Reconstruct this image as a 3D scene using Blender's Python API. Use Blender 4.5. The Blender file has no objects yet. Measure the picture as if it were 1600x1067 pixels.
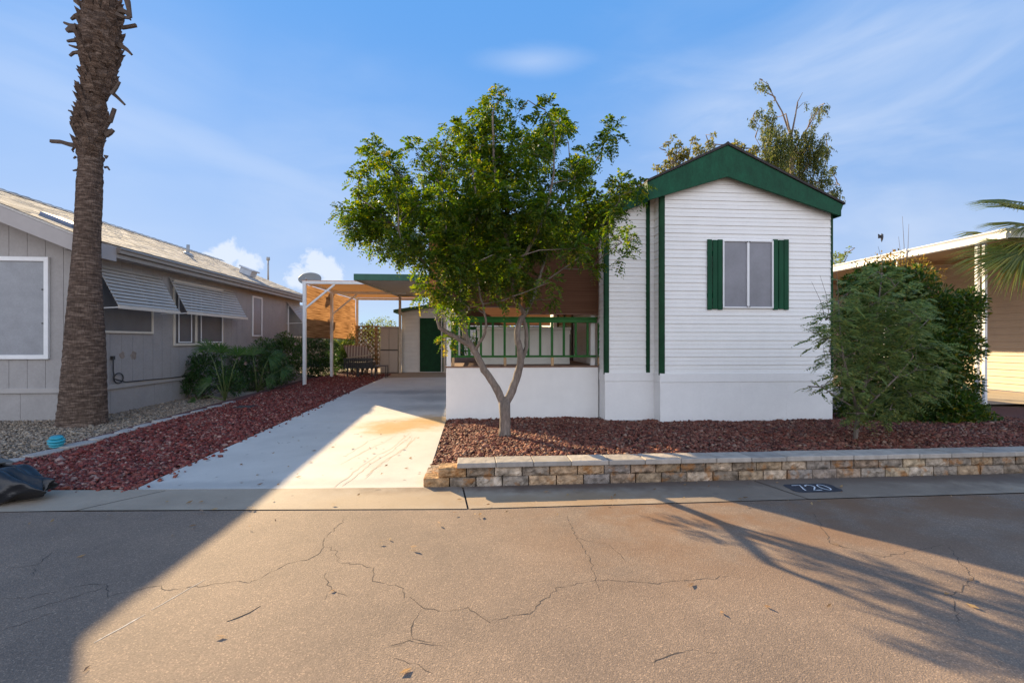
import bpy, bmesh, math, random
import numpy as np
from mathutils import Vector, Matrix
R = math.radians
random.seed(7); RNG = np.random.default_rng(7)
sc = bpy.context.scene
COL = sc.collection

# ---------------------------------------------------------------- survey helpers
FPX, CX, CY, EYE = 730.0, 800.0, 533.5, 1.45
YAW = math.atan(58/730.); _s, _c = math.sin(YAW), math.cos(YAW)
def ray(px, py):
    u = (px-CX)/FPX; v = (CY-py)/FPX
    return (_s+u*_c, _c-u*_s, v)
def gz(px, py, z=0.0):
    d = ray(px, py); t = (z-EYE)/d[2]; return Vector((d[0]*t, d[1]*t, z))
def gy(px, py, Y):
    d = ray(px, py); t = Y/d[1]; return Vector((d[0]*t, Y, EYE+d[2]*t))
def gx(px, py, X):
    d = ray(px, py); t = X/d[0]; return Vector((X, d[1]*t, EYE+d[2]*t))
def G(y): return max(0.0, .018*(y-4.65))          # the lot rises gently from the street
def gg(px, py):
    z = 0
    for i in range(30):
        p = gz(px, py, z); z = G(p.y)
    return p

# ---------------------------------------------------------------- materials
def newmat(name):
    m = bpy.data.materials.new(name); m.use_nodes = True
    nt = m.node_tree; nt.nodes.clear()
    return m, nt, nt.nodes, nt.links
def M(name, col, rough=.6, var=.15, scale=6., bump=.0, bscale=80., col2=None, metal=0., spec=.5, var2=None, stretch=None, detail=5.):
    """plain procedural surface: two noise scales vary the colour, a third gives relief"""
    m, nt, N, L = newmat(name)
    out = N.new('ShaderNodeOutputMaterial'); b = N.new('ShaderNodeBsdfPrincipled')
    L.new(b.outputs[0], out.inputs[0])
    tc = N.new('ShaderNodeTexCoord'); src = tc.outputs['Object']
    if stretch:
        mp = N.new('ShaderNodeMapping'); mp.inputs['Scale'].default_value = stretch
        L.new(src, mp.inputs[0]); src = mp.outputs[0]
    n = N.new('ShaderNodeTexNoise'); n.inputs['Scale'].default_value = scale; n.inputs['Detail'].default_value = detail
    n.inputs['Roughness'].default_value = .6
    L.new(src, n.inputs[0])
    r = N.new('ShaderNodeValToRGB')
    c = col; k = var
    c2 = col2 if col2 else tuple(min(1, x*(1+k)) for x in c)
    c1 = c if col2 else tuple(x*(1-k) for x in c)
    r.color_ramp.elements[0].position = .32; r.color_ramp.elements[1].position = .68
    r.color_ramp.elements[0].color = (*c1, 1); r.color_ramp.elements[1].color = (*c2, 1)
    L.new(n.outputs[0], r.inputs[0]); colout = r.outputs[0]
    if var2:
        n2 = N.new('ShaderNodeTexNoise'); n2.inputs['Scale'].default_value = scale*9; n2.inputs['Detail'].default_value = 3
        L.new(src, n2.inputs[0])
        mr = N.new('ShaderNodeMapRange'); mr.inputs[1].default_value = .3; mr.inputs[2].default_value = .7
        mr.inputs[3].default_value = 1-var2; mr.inputs[4].default_value = 1+var2
        L.new(n2.outputs[0], mr.inputs[0])
        mx = N.new('ShaderNodeMix'); mx.data_type = 'RGBA'; mx.blend_type = 'MULTIPLY'; mx.inputs[0].default_value = 1
        L.new(colout, mx.inputs[6]); L.new(mr.outputs[0], mx.inputs[7]); colout = mx.outputs[2]
    L.new(colout, b.inputs['Base Color'])
    b.inputs['Roughness'].default_value = rough; b.inputs['Metallic'].default_value = metal
    b.inputs['Specular IOR Level'].default_value = spec
    if bump:
        bn = N.new('ShaderNodeTexNoise'); bn.inputs['Scale'].default_value = bscale; bn.inputs['Detail'].default_value = 6
        L.new(src, bn.inputs[0])
        bp = N.new('ShaderNodeBump'); bp.inputs['Strength'].default_value = bump; bp.inputs['Distance'].default_value = .02
        L.new(bn.outputs[0], bp.inputs['Height']); L.new(bp.outputs[0], b.inputs['Normal'])
    return m
def MI(name, cols, rough=.7, trans=0., noise=0., nscale=20., bump=0., spec=.3, tint=None):
    """each island (stone, leaf, shingle, block) gets its own colour; leaves also let light through"""
    m, nt, N, L = newmat(name)
    out = N.new('ShaderNodeOutputMaterial'); b = N.new('ShaderNodeBsdfPrincipled')
    g = N.new('ShaderNodeNewGeometry'); r = N.new('ShaderNodeValToRGB'); e = r.color_ramp.elements
    n = len(cols)
    while len(e) < n: e.new(.5)
    for i, c in enumerate(cols):
        e[i].position = i/(n-1) if n > 1 else 0; e[i].color = (*c, 1)
    L.new(g.outputs['Random Per Island'], r.inputs[0]); co = r.outputs[0]
    tc = N.new('ShaderNodeTexCoord')
    if noise:
        t = N.new('ShaderNodeTexNoise'); t.inputs['Scale'].default_value = nscale; t.inputs['Detail'].default_value = 6
        L.new(tc.outputs['Object'], t.inputs[0])
        mr = N.new('ShaderNodeMapRange'); mr.inputs[1].default_value = .3; mr.inputs[2].default_value = .7
        mr.inputs[3].default_value = 1-noise; mr.inputs[4].default_value = 1+noise; L.new(t.outputs[0], mr.inputs[0])
        mx = N.new('ShaderNodeMix'); mx.data_type = 'RGBA'; mx.blend_type = 'MULTIPLY'; mx.inputs[0].default_value = 1
        L.new(co, mx.inputs[6]); L.new(mr.outputs[0], mx.inputs[7]); co = mx.outputs[2]
        if tint:
            t2 = N.new('ShaderNodeTexNoise'); t2.inputs['Scale'].default_value = nscale*.7; t2.inputs['Detail'].default_value = 3
            mp = N.new('ShaderNodeMapping'); mp.inputs['Location'].default_value = (3.1, 7.7, 1.3)
            L.new(tc.outputs['Object'], mp.inputs[0]); L.new(mp.outputs[0], t2.inputs[0])
            rr = N.new('ShaderNodeMapRange'); rr.inputs[1].default_value = .55; rr.inputs[2].default_value = .68
            rr.inputs[3].default_value = 0; rr.inputs[4].default_value = .75; L.new(t2.outputs[0], rr.inputs[0])
            m2 = N.new('ShaderNodeMix'); m2.data_type = 'RGBA'; L.new(rr.outputs[0], m2.inputs[0])
            L.new(co, m2.inputs[6]); m2.inputs[7].default_value = (*tint, 1); co = m2.outputs[2]
    L.new(co, b.inputs['Base Color']); b.inputs['Roughness'].default_value = rough
    b.inputs['Specular IOR Level'].default_value = spec
    if bump:
        bn = N.new('ShaderNodeTexNoise'); bn.inputs['Scale'].default_value = nscale*2.5; bn.inputs['Detail'].default_value = 8
        L.new(tc.outputs['Object'], bn.inputs[0])
        bp = N.new('ShaderNodeBump'); bp.inputs['Strength'].default_value = bump; bp.inputs['Distance'].default_value = .03
        L.new(bn.outputs[0], bp.inputs['Height']); L.new(bp.outputs[0], b.inputs['Normal'])
    if trans:
        tr = N.new('ShaderNodeBsdfTranslucent')
        hs = N.new('ShaderNodeHueSaturation'); hs.inputs['Value'].default_value = 2.5; hs.inputs['Hue'].default_value = .485
        hs.inputs['Saturation'].default_value = 1.1
        L.new(co, hs.inputs['Color']); L.new(hs.outputs[0], tr.inputs[0])
        ms = N.new('ShaderNodeMixShader'); ms.inputs[0].default_value = trans
        L.new(b.outputs[0], ms.inputs[1]); L.new(tr.outputs[0], ms.inputs[2]); L.new(ms.outputs[0], out.inputs[0])
    else:
        L.new(b.outputs[0], out.inputs[0])
    return m

# ---------------------------------------------------------------- mesh builder
class MB:
    def __init__(s): s.v = []; s.f = []; s.sm = []
    def add(s, vs, fs, smooth=False):
        o = len(s.v); s.v.extend([tuple(x) for x in vs]); s.f.extend([tuple(i+o for i in f) for f in fs]); s.sm.extend([smooth]*len(fs))
    def box(s, x0, x1, y0, y1, z0, z1):
        s.add([(x0,y0,z0),(x1,y0,z0),(x1,y1,z0),(x0,y1,z0),(x0,y0,z1),(x1,y0,z1),(x1,y1,z1),(x0,y1,z1)],
              [(0,3,2,1),(4,5,6,7),(0,1,5,4),(1,2,6,5),(2,3,7,6),(3,0,4,7)])
    def obox(s, c, ax, ay, az):
        c, ax, ay, az = map(Vector, (c, ax, ay, az))
        P = [c+ax*i+ay*j+az*k for k in (-1,1) for (i,j) in ((-1,-1),(1,-1),(1,1),(-1,1))]
        s.add(P, [(0,3,2,1),(4,5,6,7),(0,1,5,4),(1,2,6,5),(2,3,7,6),(3,0,4,7)])
    def bar(s, a, b, w, h=None, up=(0,0,1)):
        a, b = Vector(a), Vector(b); d = (b-a); h = h or w
        u = Vector(up); x = d.cross(u)
        if x.length < 1e-5: x = d.cross(Vector((1,0,0)))
        x.normalize(); y = x.cross(d).normalized()
        s.obox((a+b)/2, d/2, x*w/2, y*h/2)
    def quad(s, a, b, c, d): s.add([a,b,c,d], [(0,1,2,3)])
    def prism(s, pts, ext):
        """polygon (list of 3d points) pushed along vector ext"""
        n = len(pts); e = Vector(ext)
        P = [Vector(p) for p in pts]; Q = [p+e for p in P]
        s.add(P+Q, [tuple(range(n-1,-1,-1)), tuple(range(n,2*n))] + [(i,(i+1)%n,n+(i+1)%n,n+i) for i in range(n)])
    def tube(s, pts, rad, n=8, cap=True, wob=0.):
        P = [Vector(p) for p in pts]; m = len(P)
        if not hasattr(rad, '__len__'): rad = [rad]*m
        ref = None; vs = []; fs = []
        for i in range(m):
            d = (P[min(i+1,m-1)]-P[max(i-1,0)])
            if d.length < 1e-7: d = Vector((0,0,1))
            d.normalize()
            if ref is None:
                ref = d.orthogonal().normalized()
            ref = (ref-d*ref.dot(d))
            if ref.length < 1e-5: ref = d.orthogonal()
            ref.normalize(); b = d.cross(ref)
            for k in range(n):
                a = 2*math.pi*k/n; rr = rad[i]*(1+wob*(random.random()-.5))
                vs.append(P[i]+ref*math.cos(a)*rr+b*math.sin(a)*rr)
        for i in range(m-1):
            for k in range(n):
                fs.append((i*n+k, i*n+(k+1)%n, (i+1)*n+(k+1)%n, (i+1)*n+k))
        if cap:
            fs.append(tuple(range(n-1,-1,-1))); fs.append(tuple((m-1)*n+k for k in range(n)))
        s.add(vs, fs, True)
    def lathe(s, c, prof, n=24, ax=(0,0,1), squash=(1,1)):
        c = Vector(c); q = Vector((0,0,1)).rotation_difference(Vector(ax))
        vs = []; m = len(prof)
        for r, h in prof:
            for k in range(n):
                a = 2*math.pi*k/n; vs.append(c+q@Vector((r*math.cos(a)*squash[0], r*math.sin(a)*squash[1], h)))
        fs = [(i*n+k, i*n+(k+1)%n, (i+1)*n+(k+1)%n, (i+1)*n+k) for i in range(m-1) for k in range(n)]
        fs += [tuple(range(n-1,-1,-1)), tuple((m-1)*n+k for k in range(n))]
        s.add(vs, fs, True)
    def build(s, name, mat, parent=None, bevel=0., subd=0, smooth=None):
        off = Vector((0,0,0))
        p = parent
        while p is not None: off += p.location; p = p.parent
        me = bpy.data.meshes.new(name)
        me.from_pydata([(a-off.x, b-off.y, c-off.z) for a,b,c in s.v], [], s.f)
        me.validate()
        if len(me.polygons) == len(s.sm): me.polygons.foreach_set('use_smooth', s.sm if smooth is None else [smooth]*len(s.sm))
        me.materials.append(mat)
        o = bpy.data.objects.new(name, me); COL.objects.link(o); o.parent = parent
        if bevel:
            b = o.modifiers.new('b', 'BEVEL'); b.width = bevel; b.segments = 1 if bevel < .01 else 2; b.limit_method = 'ANGLE'
        if subd:
            b = o.modifiers.new('s', 'SUBSURF'); b.levels = subd; b.render_levels = subd
        return o
def np_mesh(name, V, F, mat, parent=None, smooth=False):
    """V (n,3), F (m,k) arrays"""
    off = Vector((0,0,0)); p = parent
    while p is not None: off += p.location; p = p.parent
    V = np.asarray(V, dtype=np.float32)-np.array(off, dtype=np.float32); F = np.asarray(F, dtype=np.int32)
    me = bpy.data.meshes.new(name)
    me.vertices.add(len(V)); me.vertices.foreach_set('co', V.ravel())
    k = F.shape[1]
    me.loops.add(F.size); me.loops.foreach_set('vertex_index', F.ravel())
    me.polygons.add(len(F)); me.polygons.foreach_set('loop_start', np.arange(0, F.size, k, dtype=np.int32))
    me.polygons.foreach_set('loop_total', np.full(len(F), k, dtype=np.int32))
    if smooth: me.polygons.foreach_set('use_smooth', np.ones(len(F), dtype=bool))
    me.update(calc_edges=True); me.materials.append(mat)
    o = bpy.data.objects.new(name, me); COL.objects.link(o); o.parent = parent
    return o
def tag(o, label, cat, group=None, kind=None):
    o['label'] = label; o['category'] = cat
    if group: o['group'] = group
    if kind: o['kind'] = kind
    return o
def thing(name, loc, label, cat, group=None):
    o = bpy.data.objects.new(name, None); COL.objects.link(o); o.location = loc; o.empty_display_size = .2
    return tag(o, label, cat, group)
def struct(o): o['kind'] = 'structure'; return o
def stuff(o, label, cat): o['kind'] = 'stuff'; return tag(o, label, cat)

# ---------------------------------------------------------------- camera, sun, sky
SUN_AZ, SUN_EL = R(36.2), R(22.0)
to_sun = Vector((-math.sin(SUN_AZ)*math.cos(SUN_EL), math.cos(SUN_AZ)*math.cos(SUN_EL), math.sin(SUN_EL)))
cam = bpy.data.cameras.new('camera'); co = bpy.data.objects.new('camera', cam); COL.objects.link(co)
cam.sensor_width = 36; cam.lens = FPX/1600*36; cam.clip_end = 3000; cam.clip_start = .05
co.location = (0,0,EYE); co.rotation_euler = (R(90), 0, -YAW); sc.camera = co
sl = bpy.data.lights.new('sun', 'SUN'); so = bpy.data.objects.new('sun', sl); COL.objects.link(so)
sl.energy = 5.0; sl.angle = R(.55); sl.color = (1, .76, .44)
so.rotation_euler = to_sun.to_track_quat('Z', 'Y').to_euler()
so.location = (0,0,30)
w = bpy.data.worlds.new('World'); sc.world = w; w.use_nodes = True
N = w.node_tree.nodes; L = w.node_tree.links; N.clear()
wo = N.new('ShaderNodeOutputWorld'); bg = N.new('ShaderNodeBackground'); L.new(bg.outputs[0], wo.inputs[0])
sky = N.new('ShaderNodeTexSky'); sky.sky_type = 'NISHITA'; sky.sun_disc = False
sky.sun_elevation = SUN_EL; sky.sun_rotation = -SUN_AZ
sky.air_density = 1.0; sky.dust_density = .25; sky.ozone_density = 2.5; sky.altitude = 300
bg.inputs[1].default_value = .13
tc = N.new('ShaderNodeTexCoord'); DIRV = tc.outputs['Generated']
def vmath(op, a, b=None):
    n = N.new('ShaderNodeVectorMath'); n.operation = op; L.new(a, n.inputs[0])
    if b is not None:
        if hasattr(b, 'is_output'): L.new(b, n.inputs[1])
        else: n.inputs[1].default_value = b
    return n.outputs['Value'] if op in ('DOT_PRODUCT','LENGTH','DISTANCE') else n.outputs[0]
def fmath(op, a, b=None, clamp=False):
    n = N.new('ShaderNodeMath'); n.operation = op; n.use_clamp = clamp
    for i, x in enumerate((a, b)):
        if x is None: continue
        if hasattr(x, 'is_output'): L.new(x, n.inputs[i])
        else: n.inputs[i].default_value = x
    return n.outputs[0]
def mrange(a, f0, f1, t0, t1):
    n = N.new('ShaderNodeMapRange'); n.interpolation_type = 'SMOOTHSTEP'
    L.new(a, n.inputs[0])
    for i, x in enumerate((f0, f1, t0, t1)): n.inputs[1+i].default_value = x
    return n.outputs[0]
def noise(vec, scale, detail=6, rough=.6, dist=0.):
    n = N.new('ShaderNodeTexNoise'); n.inputs['Scale'].default_value = scale; n.inputs['Detail'].default_value = detail
    n.inputs['Roughness'].default_value = rough; n.inputs['Distortion'].default_value = dist
    L.new(vec, n.inputs[0]); return n.outputs[0]
def wdir(px, py): return Vector(ray(px, py)).normalized()
mpn = N.new('ShaderNodeMapping'); mpn.inputs['Scale'].default_value = (1.0, 1.0, 3.2); mpn.inputs['Rotation'].default_value = (R(12), R(-14), 0)
L.new(DIRV, mpn.inputs[0])
wisp = mrange(noise(mpn.outputs[0], 2.6, 7, .5, .6), .28, .82, 0, 1)
fine = noise(mpn.outputs[0], 7, 7, .6, .5)
cloud = None
def blob(px, py, r0, r1, amt, tex, zs=1.):
    """a patch of cloud round one direction of the sky"""
    q = wdir(px, py); d = vmath('DISTANCE', vmath('MULTIPLY', DIRV, (1,1,zs)), (q.x, q.y, q.z*zs))
    d = fmath('ADD', d, fmath('MULTIPLY', fmath('SUBTRACT', fine, .5), r0*1.2))
    k = fmath('MULTIPLY', mrange(d, r1, r0*.25, 0, amt), tex)
    return k
parts = [blob(1390,190,.16,.55,.62,wisp), blob(1130,180,.10,.22,.55,fine,2.2), blob(1430,310,.12,.45,.55,wisp), blob(835,96,.09,.14,.42,fine,4.5),
         blob(1620,430,.1,.45,.5,wisp), blob(560,330,.1,.35,.3,wisp), blob(90,150,.06,.32,.35,wisp)]
a1, a2 = wdir(0,105), wdir(470,285); nrm = a1.cross(a2).normalized()
st = fmath('ABSOLUTE', fmath('ADD', vmath('DOT_PRODUCT', DIRV, tuple(nrm)), fmath('MULTIPLY', fmath('SUBTRACT', fine, .5), .035)))
mid = wdir(200, 180)
parts.append(fmath('MULTIPLY', mrange(st, .05, 0, 0, .22), mrange(vmath('DISTANCE', DIRV, tuple(mid)), .75, .2, 0, 1)))
for p in parts: cloud = p if cloud is None else fmath('MAXIMUM', cloud, p)
pn = noise(DIRV, 22, 9, .62, .3)
def puff(px, py, r):
    d = vmath('DISTANCE', DIRV, tuple(wdir(px, py)))
    d = fmath('ADD', d, fmath('MULTIPLY', fmath('SUBTRACT', pn, .5), r*2.6))
    return mrange(d, r, r*.55, 0, .92)
for q in [(352,396,.042),(385,408,.035),(500,408,.04),(520,428,.04),(470,432,.035),(330,400,.02)]:
    cloud = fmath('MAXIMUM', cloud, fmath('MULTIPLY', puff(q[0], q[1]+4, q[2]*.8), .8))
hsv = N.new('ShaderNodeHueSaturation'); hsv.inputs['Saturation'].default_value = 1.0; hsv.inputs['Hue'].default_value = .5
sh_ = N.new('ShaderNodeSeparateColor'); sh_.mode = 'HSV'; L.new(sky.outputs[0], sh_.inputs[0])
ch_ = N.new('ShaderNodeCombineColor'); ch_.mode = 'HSV'
L.new(fmath('ADD', fmath('MULTIPLY', sh_.outputs[0], .06), .94*.609), ch_.inputs[0])
upz = N.new('ShaderNodeSeparateXYZ'); L.new(DIRV, upz.inputs[0])
L.new(fmath('ADD', fmath('MULTIPLY', sh_.outputs[1], .12), mrange(upz.outputs[2], -.05, .62, .40, .76)), ch_.inputs[1])
L.new(fmath('MULTIPLY', fmath('POWER', sh_.outputs[2], .10), 2.18), ch_.inputs[2])
L.new(ch_.outputs[0], hsv.inputs['Color'])
mixc = N.new('ShaderNodeMix'); mixc.data_type = 'RGBA'
L.new(cloud, mixc.inputs[0]); L.new(hsv.outputs[0], mixc.inputs[6]); mixc.inputs[7].default_value = (2.5, 2.68, 3.0, 1)
# added bank of bright cloud, unseen behind the camera, to fill the front faces
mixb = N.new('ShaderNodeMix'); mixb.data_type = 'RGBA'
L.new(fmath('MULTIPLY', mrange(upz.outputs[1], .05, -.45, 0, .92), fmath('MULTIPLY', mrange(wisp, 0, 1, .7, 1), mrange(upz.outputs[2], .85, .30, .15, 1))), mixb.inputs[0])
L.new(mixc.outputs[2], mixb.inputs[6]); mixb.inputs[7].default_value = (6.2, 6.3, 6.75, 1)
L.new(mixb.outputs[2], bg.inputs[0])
sc.view_settings.view_transform = 'Standard'; sc.view_settings.look = 'None'; sc.view_settings.exposure = 1.43; sc.view_settings.gamma = 1
sc.cycles.max_bounces = 8; sc.cycles.transparent_max_bounces = 12
sc.cycles.use_denoising = True
# ---------------------------------------------------------------- palette
white_siding = M('white_siding', (.78,.765,.74), .5, .03, 3., .02, 40, var2=.02)
white_paint = M('white_paint', (.78,.765,.745), .5, .03, 4., .015, 60)
green_paint = M('green_paint', (.005,.060,.026), .6, .25, 5., .05, 60, stretch=(1,1,.3), spec=.2)
green_dark = M('green_dark', (.005,.045,.016), .6, .2, 6., .05, 60, spec=.2)
green_rail = M('green_rail', (.016,.105,.016), .55, .2, 6., .03, 60, spec=.25)
taupe = M('taupe_siding', (.315,.295,.282), .7, .06, 3., .06, 50, var2=.05)
taupe_light = M('taupe_trim', (.36,.335,.315), .6, .06, 5.)
cream = M('cream_trim', (.62,.56,.47), .5, .06, 5.)
screen = M('window_screen', (.18,.18,.205), .28, .12, 3., 0, 40, var2=.04)
screen_dark = M('window_screen_dark', (.12,.115,.115), .5, .12, 3.)
white_metal = M('white_metal', (.72,.72,.72), .35, .05, 6.)
awning_metal = M('awning_metal', (.40,.37,.33), .45, .06, 6., metal=.0)
dark_metal = M('dark_metal', (.03,.028,.027), .5, .2, 8.)
grey_metal = M('grey_metal', (.32,.33,.33), .5, .1, 6.)
beige_metal = M('beige_panel', (.68,.585,.46), .5, .05, 4.)
wood = M('raw_wood', (.42,.27,.14), .7, .25, 10., .1, 40, stretch=(1,1,.2))
deck_brown = M('deck_brown', (.20,.11,.07), .7, .2, 6., .05, 40)
shingle_dark = M('shingle_edge', (.035,.03,.028), .9, .3, 20.)
asphalt = None

# asphalt: brown-grey binder with pale and dark aggregate
def make_asphalt():
    m, nt, N, L = newmat('asphalt')
    out = N.new('ShaderNodeOutputMaterial'); b = N.new('ShaderNodeBsdfPrincipled'); L.new(b.outputs[0], out.inputs[0])
    tc = N.new('ShaderNodeTexCoord'); o = tc.outputs['Object']
    def nz(s, d=5, r=.6):
        n = N.new('ShaderNodeTexNoise'); n.inputs['Scale'].default_value = s; n.inputs['Detail'].default_value = d; n.inputs['Roughness'].default_value = r
        L.new(o, n.inputs[0]); return n.outputs[0]
    r = N.new('ShaderNodeValToRGB'); e = r.color_ramp.elements
    e[0].position = .3; e[0].color = (.165,.126,.100,1); e[1].position = .7; e[1].color = (.265,.196,.146,1)
    L.new(nz(.9, 8, .7), r.inputs[0])
    v = N.new('ShaderNodeTexVoronoi'); v.inputs['Scale'].default_value = 170; L.new(o, v.inputs[0])
    sp = N.new('ShaderNodeValToRGB'); e = sp.color_ramp.elements
    e[0].position = 0; e[0].color = (.72,.72,.72,1); e[1].position = 1; e[1].color = (1.75,1.7,1.6,1); x = e.new(.55); x.color = (.95,.95,.95,1); x = e.new(.9); x.color = (1.15,1.12,1.1,1)
    bw = N.new('ShaderNodeSeparateColor'); L.new(v.outputs['Color'], bw.inputs[0]); L.new(bw.outputs[0], sp.inputs[0])
    mx = N.new('ShaderNodeMix'); mx.data_type = 'RGBA'; mx.blend_type = 'MULTIPLY'; mx.inputs[0].default_value = .85
    L.new(r.outputs[0], mx.inputs[6]); L.new(sp.outputs[0], mx.inputs[7])
    # rusty silt washed out of the bed near the wall
    sx = N.new('ShaderNodeSeparateXYZ'); L.new(o, sx.inputs[0])
    def rng(a, f0, f1):
        n = N.new('ShaderNodeMapRange'); n.interpolation_type = 'SMOOTHSTEP'; L.new(a, n.inputs[0])
        n.inputs[1].default_value = f0; n.inputs[2].default_value = f1; n.inputs[3].default_value = 0; n.inputs[4].default_value = 1; return n.outputs[0]
    def mul(a, c):
        n = N.new('ShaderNodeMath'); n.operation = 'MULTIPLY'; L.new(a, n.inputs[0])
        if hasattr(c, 'is_output'): L.new(c, n.inputs[1])
        else: n.inputs[1].default_value = c
        return n.outputs[0]
    k = mul(mul(rng(sx.outputs[1], 2.0, 4.1), rng(sx.outputs[0], -.3, 1.6)), rng(nz(1.7, 7, .65), .36, .62))
    m2 = N.new('ShaderNodeMix'); m2.data_type = 'RGBA'; L.new(mul(k, .85), m2.inputs[0])
    L.new(mx.outputs[2], m2.inputs[6]); m2.inputs[7].default_value = (.19,.105,.058,1)
    L.new(m2.outputs[2], b.inputs['Base Color'])
    b.inputs['Roughness'].default_value = .85; b.inputs['Specular IOR Level'].default_value = .25
    bp = N.new('ShaderNodeBump'); bp.inputs['Strength'].default_value = .4; bp.inputs['Distance'].default_value = .004
    v2 = N.new('ShaderNodeTexVoronoi'); v2.inputs['Scale'].default_value = 150; L.new(o, v2.inputs[0])
    L.new(v2.outputs['Distance'], bp.inputs['Height']); L.new(bp.outputs[0], b.inputs['Normal'])
    return m
def make_concrete(name, c0, c1, stains=(), spots=True):
    m, nt, N, L = newmat(name)
    out = N.new('ShaderNodeOutputMaterial'); b = N.new('ShaderNodeBsdfPrincipled'); L.new(b.outputs[0], out.inputs[0])
    tc = N.new('ShaderNodeTexCoord'); o = tc.outputs['Object']
    def nz(s, d=5, r=.6, st=None):
        n = N.new('ShaderNodeTexNoise'); n.inputs['Scale'].default_value = s; n.inputs['Detail'].default_value = d; n.inputs['Roughness'].default_value = r
        if st:
            mp = N.new('ShaderNodeMapping'); mp.inputs['Scale'].default_value = st; L.new(o, mp.inputs[0]); L.new(mp.outputs[0], n.inputs[0])
        else: L.new(o, n.inputs[0])
        return n.outputs[0]
    def rng(a, f0, f1, t0=0, t1=1):
        n = N.new('ShaderNodeMapRange'); n.interpolation_type = 'SMOOTHSTEP'; L.new(a, n.inputs[0])
        for i, x in enumerate((f0, f1, t0, t1)): n.inputs[1+i].default_value = x
        return n.outputs[0]
    def mul(a, c):
        n = N.new('ShaderNodeMath'); n.operation = 'MULTIPLY'; L.new(a, n.inputs[0])
        if hasattr(c, 'is_output'): L.new(c, n.inputs[1])
        else: n.inputs[1].default_value = c
        return n.outputs[0]
    r = N.new('ShaderNodeValToRGB'); e = r.color_ramp.elements
    e[0].position = .3; e[0].color = (*c0,1); e[1].position = .7; e[1].color = (*c1,1); L.new(nz(1.3, 9, .68), r.inputs[0]); colr = r.outputs[0]
    def over(fac, col):
        nonlocal colr
        mx = N.new('ShaderNodeMix'); mx.data_type = 'RGBA'; L.new(fac, mx.inputs[0]); L.new(colr, mx.inputs[6]); mx.inputs[7].default_value = (*col,1); colr = mx.outputs[2]
    if spots: over(mul(rng(nz(9, 2, .4), .72, .76), .6), (.16,.14,.12))
    over(mul(rng(nz(160, 2), .55, .75), .35), tuple(x*.6 for x in c0))
    for (x, y, rx, ry, col, amt) in stains:
        mp = N.new('ShaderNodeMapping'); mp.vector_type = 'POINT'
        mp.inputs['Location'].default_value = (-x/rx, -y/ry, 0); mp.inputs['Scale'].default_value = (1/rx, 1/ry, 0); L.new(o, mp.inputs[0])
        ln = N.new('ShaderNodeVectorMath'); ln.operation = 'LENGTH'; L.new(mp.outputs[0], ln.inputs[0])
        ad = N.new('ShaderNodeMath'); ad.operation = 'ADD'; L.new(ln.outputs['Value'], ad.inputs[0]); L.new(mul(nz(3.5, 7, .65), 1.4), ad.inputs[1])
        over(mul(rng(ad.outputs[0], 2.0, .95), amt), col)
    L.new(colr, b.inputs['Base Color']); b.inputs['Roughness'].default_value = .8; b.inputs['Specular IOR Level'].default_value = .25
    bp = N.new('ShaderNodeBump'); bp.inputs['Strength'].default_value = .25; bp.inputs['Distance'].default_value = .01
    L.new(nz(70, 7, .7), bp.inputs['Height']); L.new(bp.outputs[0], b.inputs['Normal'])
    return m
asphalt = make_asphalt()
rust, tyre = (.40,.24,.085), (.22,.215,.21)
drive_mat = make_concrete('driveway_concrete', (.47,.44,.40), (.57,.535,.485),
    [(-1.15,7.85,.85,.55,rust,.85),(-.75,8.25,.5,.6,rust,.8),(-1.35,7.45,.35,.45,rust,.8),(-1.0,9.6,.8,.5,tyre,.55),(-1.5,12.2,1.4,.5,tyre,.6),(-.9,11.,.7,.7,tyre,.5),(-2.6,4.9,2.2,.16,tyre,.35)])
gutter_mat = make_concrete('gutter_concrete', (.28,.225,.17), (.39,.32,.245), [(1.5,4.62,2.6,.22,(.085,.05,.036),.9),(4.6,4.6,3.0,.28,(.08,.052,.04),.9),(3.2,4.3,2.4,.5,(.17,.13,.10),.75),(8,4.5,3,.5,(.13,.10,.08),.8),(-.6,4.3,1.0,.25,(.33,.235,.14),.45),(.9,4.2,1.0,.22,(.30,.19,.10),.6)])
soil = M('sandy_soil', (.26,.20,.15), .95, .25, 3., .2, 30, var2=.15)
red_base = M('red_gravel_base', (.09,.028,.024), .95, .3, 20., .2, 60)
tan_base = M('tan_gravel_base', (.21,.17,.13), .95, .25, 20., .2, 60)
far_ground = M('desert_ground', (.30,.24,.18), .95, .2, .4, .1, 5)

# ---------------------------------------------------------------- the ground
mb = MB(); mb.quad((-900,-900,-.06),(900,-900,-.06),(900,900,-.06),(-900,900,-.06)); struct(mb.build('ground', far_ground))
# street with its kerb strip
E0 = [(-60,8.2),(-12,4.85),(-4.02,4.31),(-.04,4.06),(5.24,4.06),(14,4.06),(60,4.06)]      # street edge
E1 = [(-60,8.85),(-12,5.42),(-3.35,4.80),(-.63,4.64),(5.95,4.63),(14,4.63),(60,4.63)]     # back of the gutter
mb = MB(); n = len(E0)
mb.add([(x,y,0) for x,y in E0]+[(x,-9,0) for x,y in E0], [(i+n,i+1+n,i+1,i) for i in range(n-1)])
road = struct(mb.build('road', asphalt))
def lerp_line(E, x):
    for (x0,y0),(x1,y1) in zip(E, E[1:]):
        if x0 <= x <= x1: return y0+(y1-y0)*(x-x0)/(x1-x0)
gut = []
joints = [-60,-14,-9.3,-3.05,-.05,2.86,6.0,9.3,14,60]
mb = MB()
jx0 = {-3.05:(-3.40,-2.95), -.05:(-.06,-.12), 2.86:(3.05,2.86)}
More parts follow.
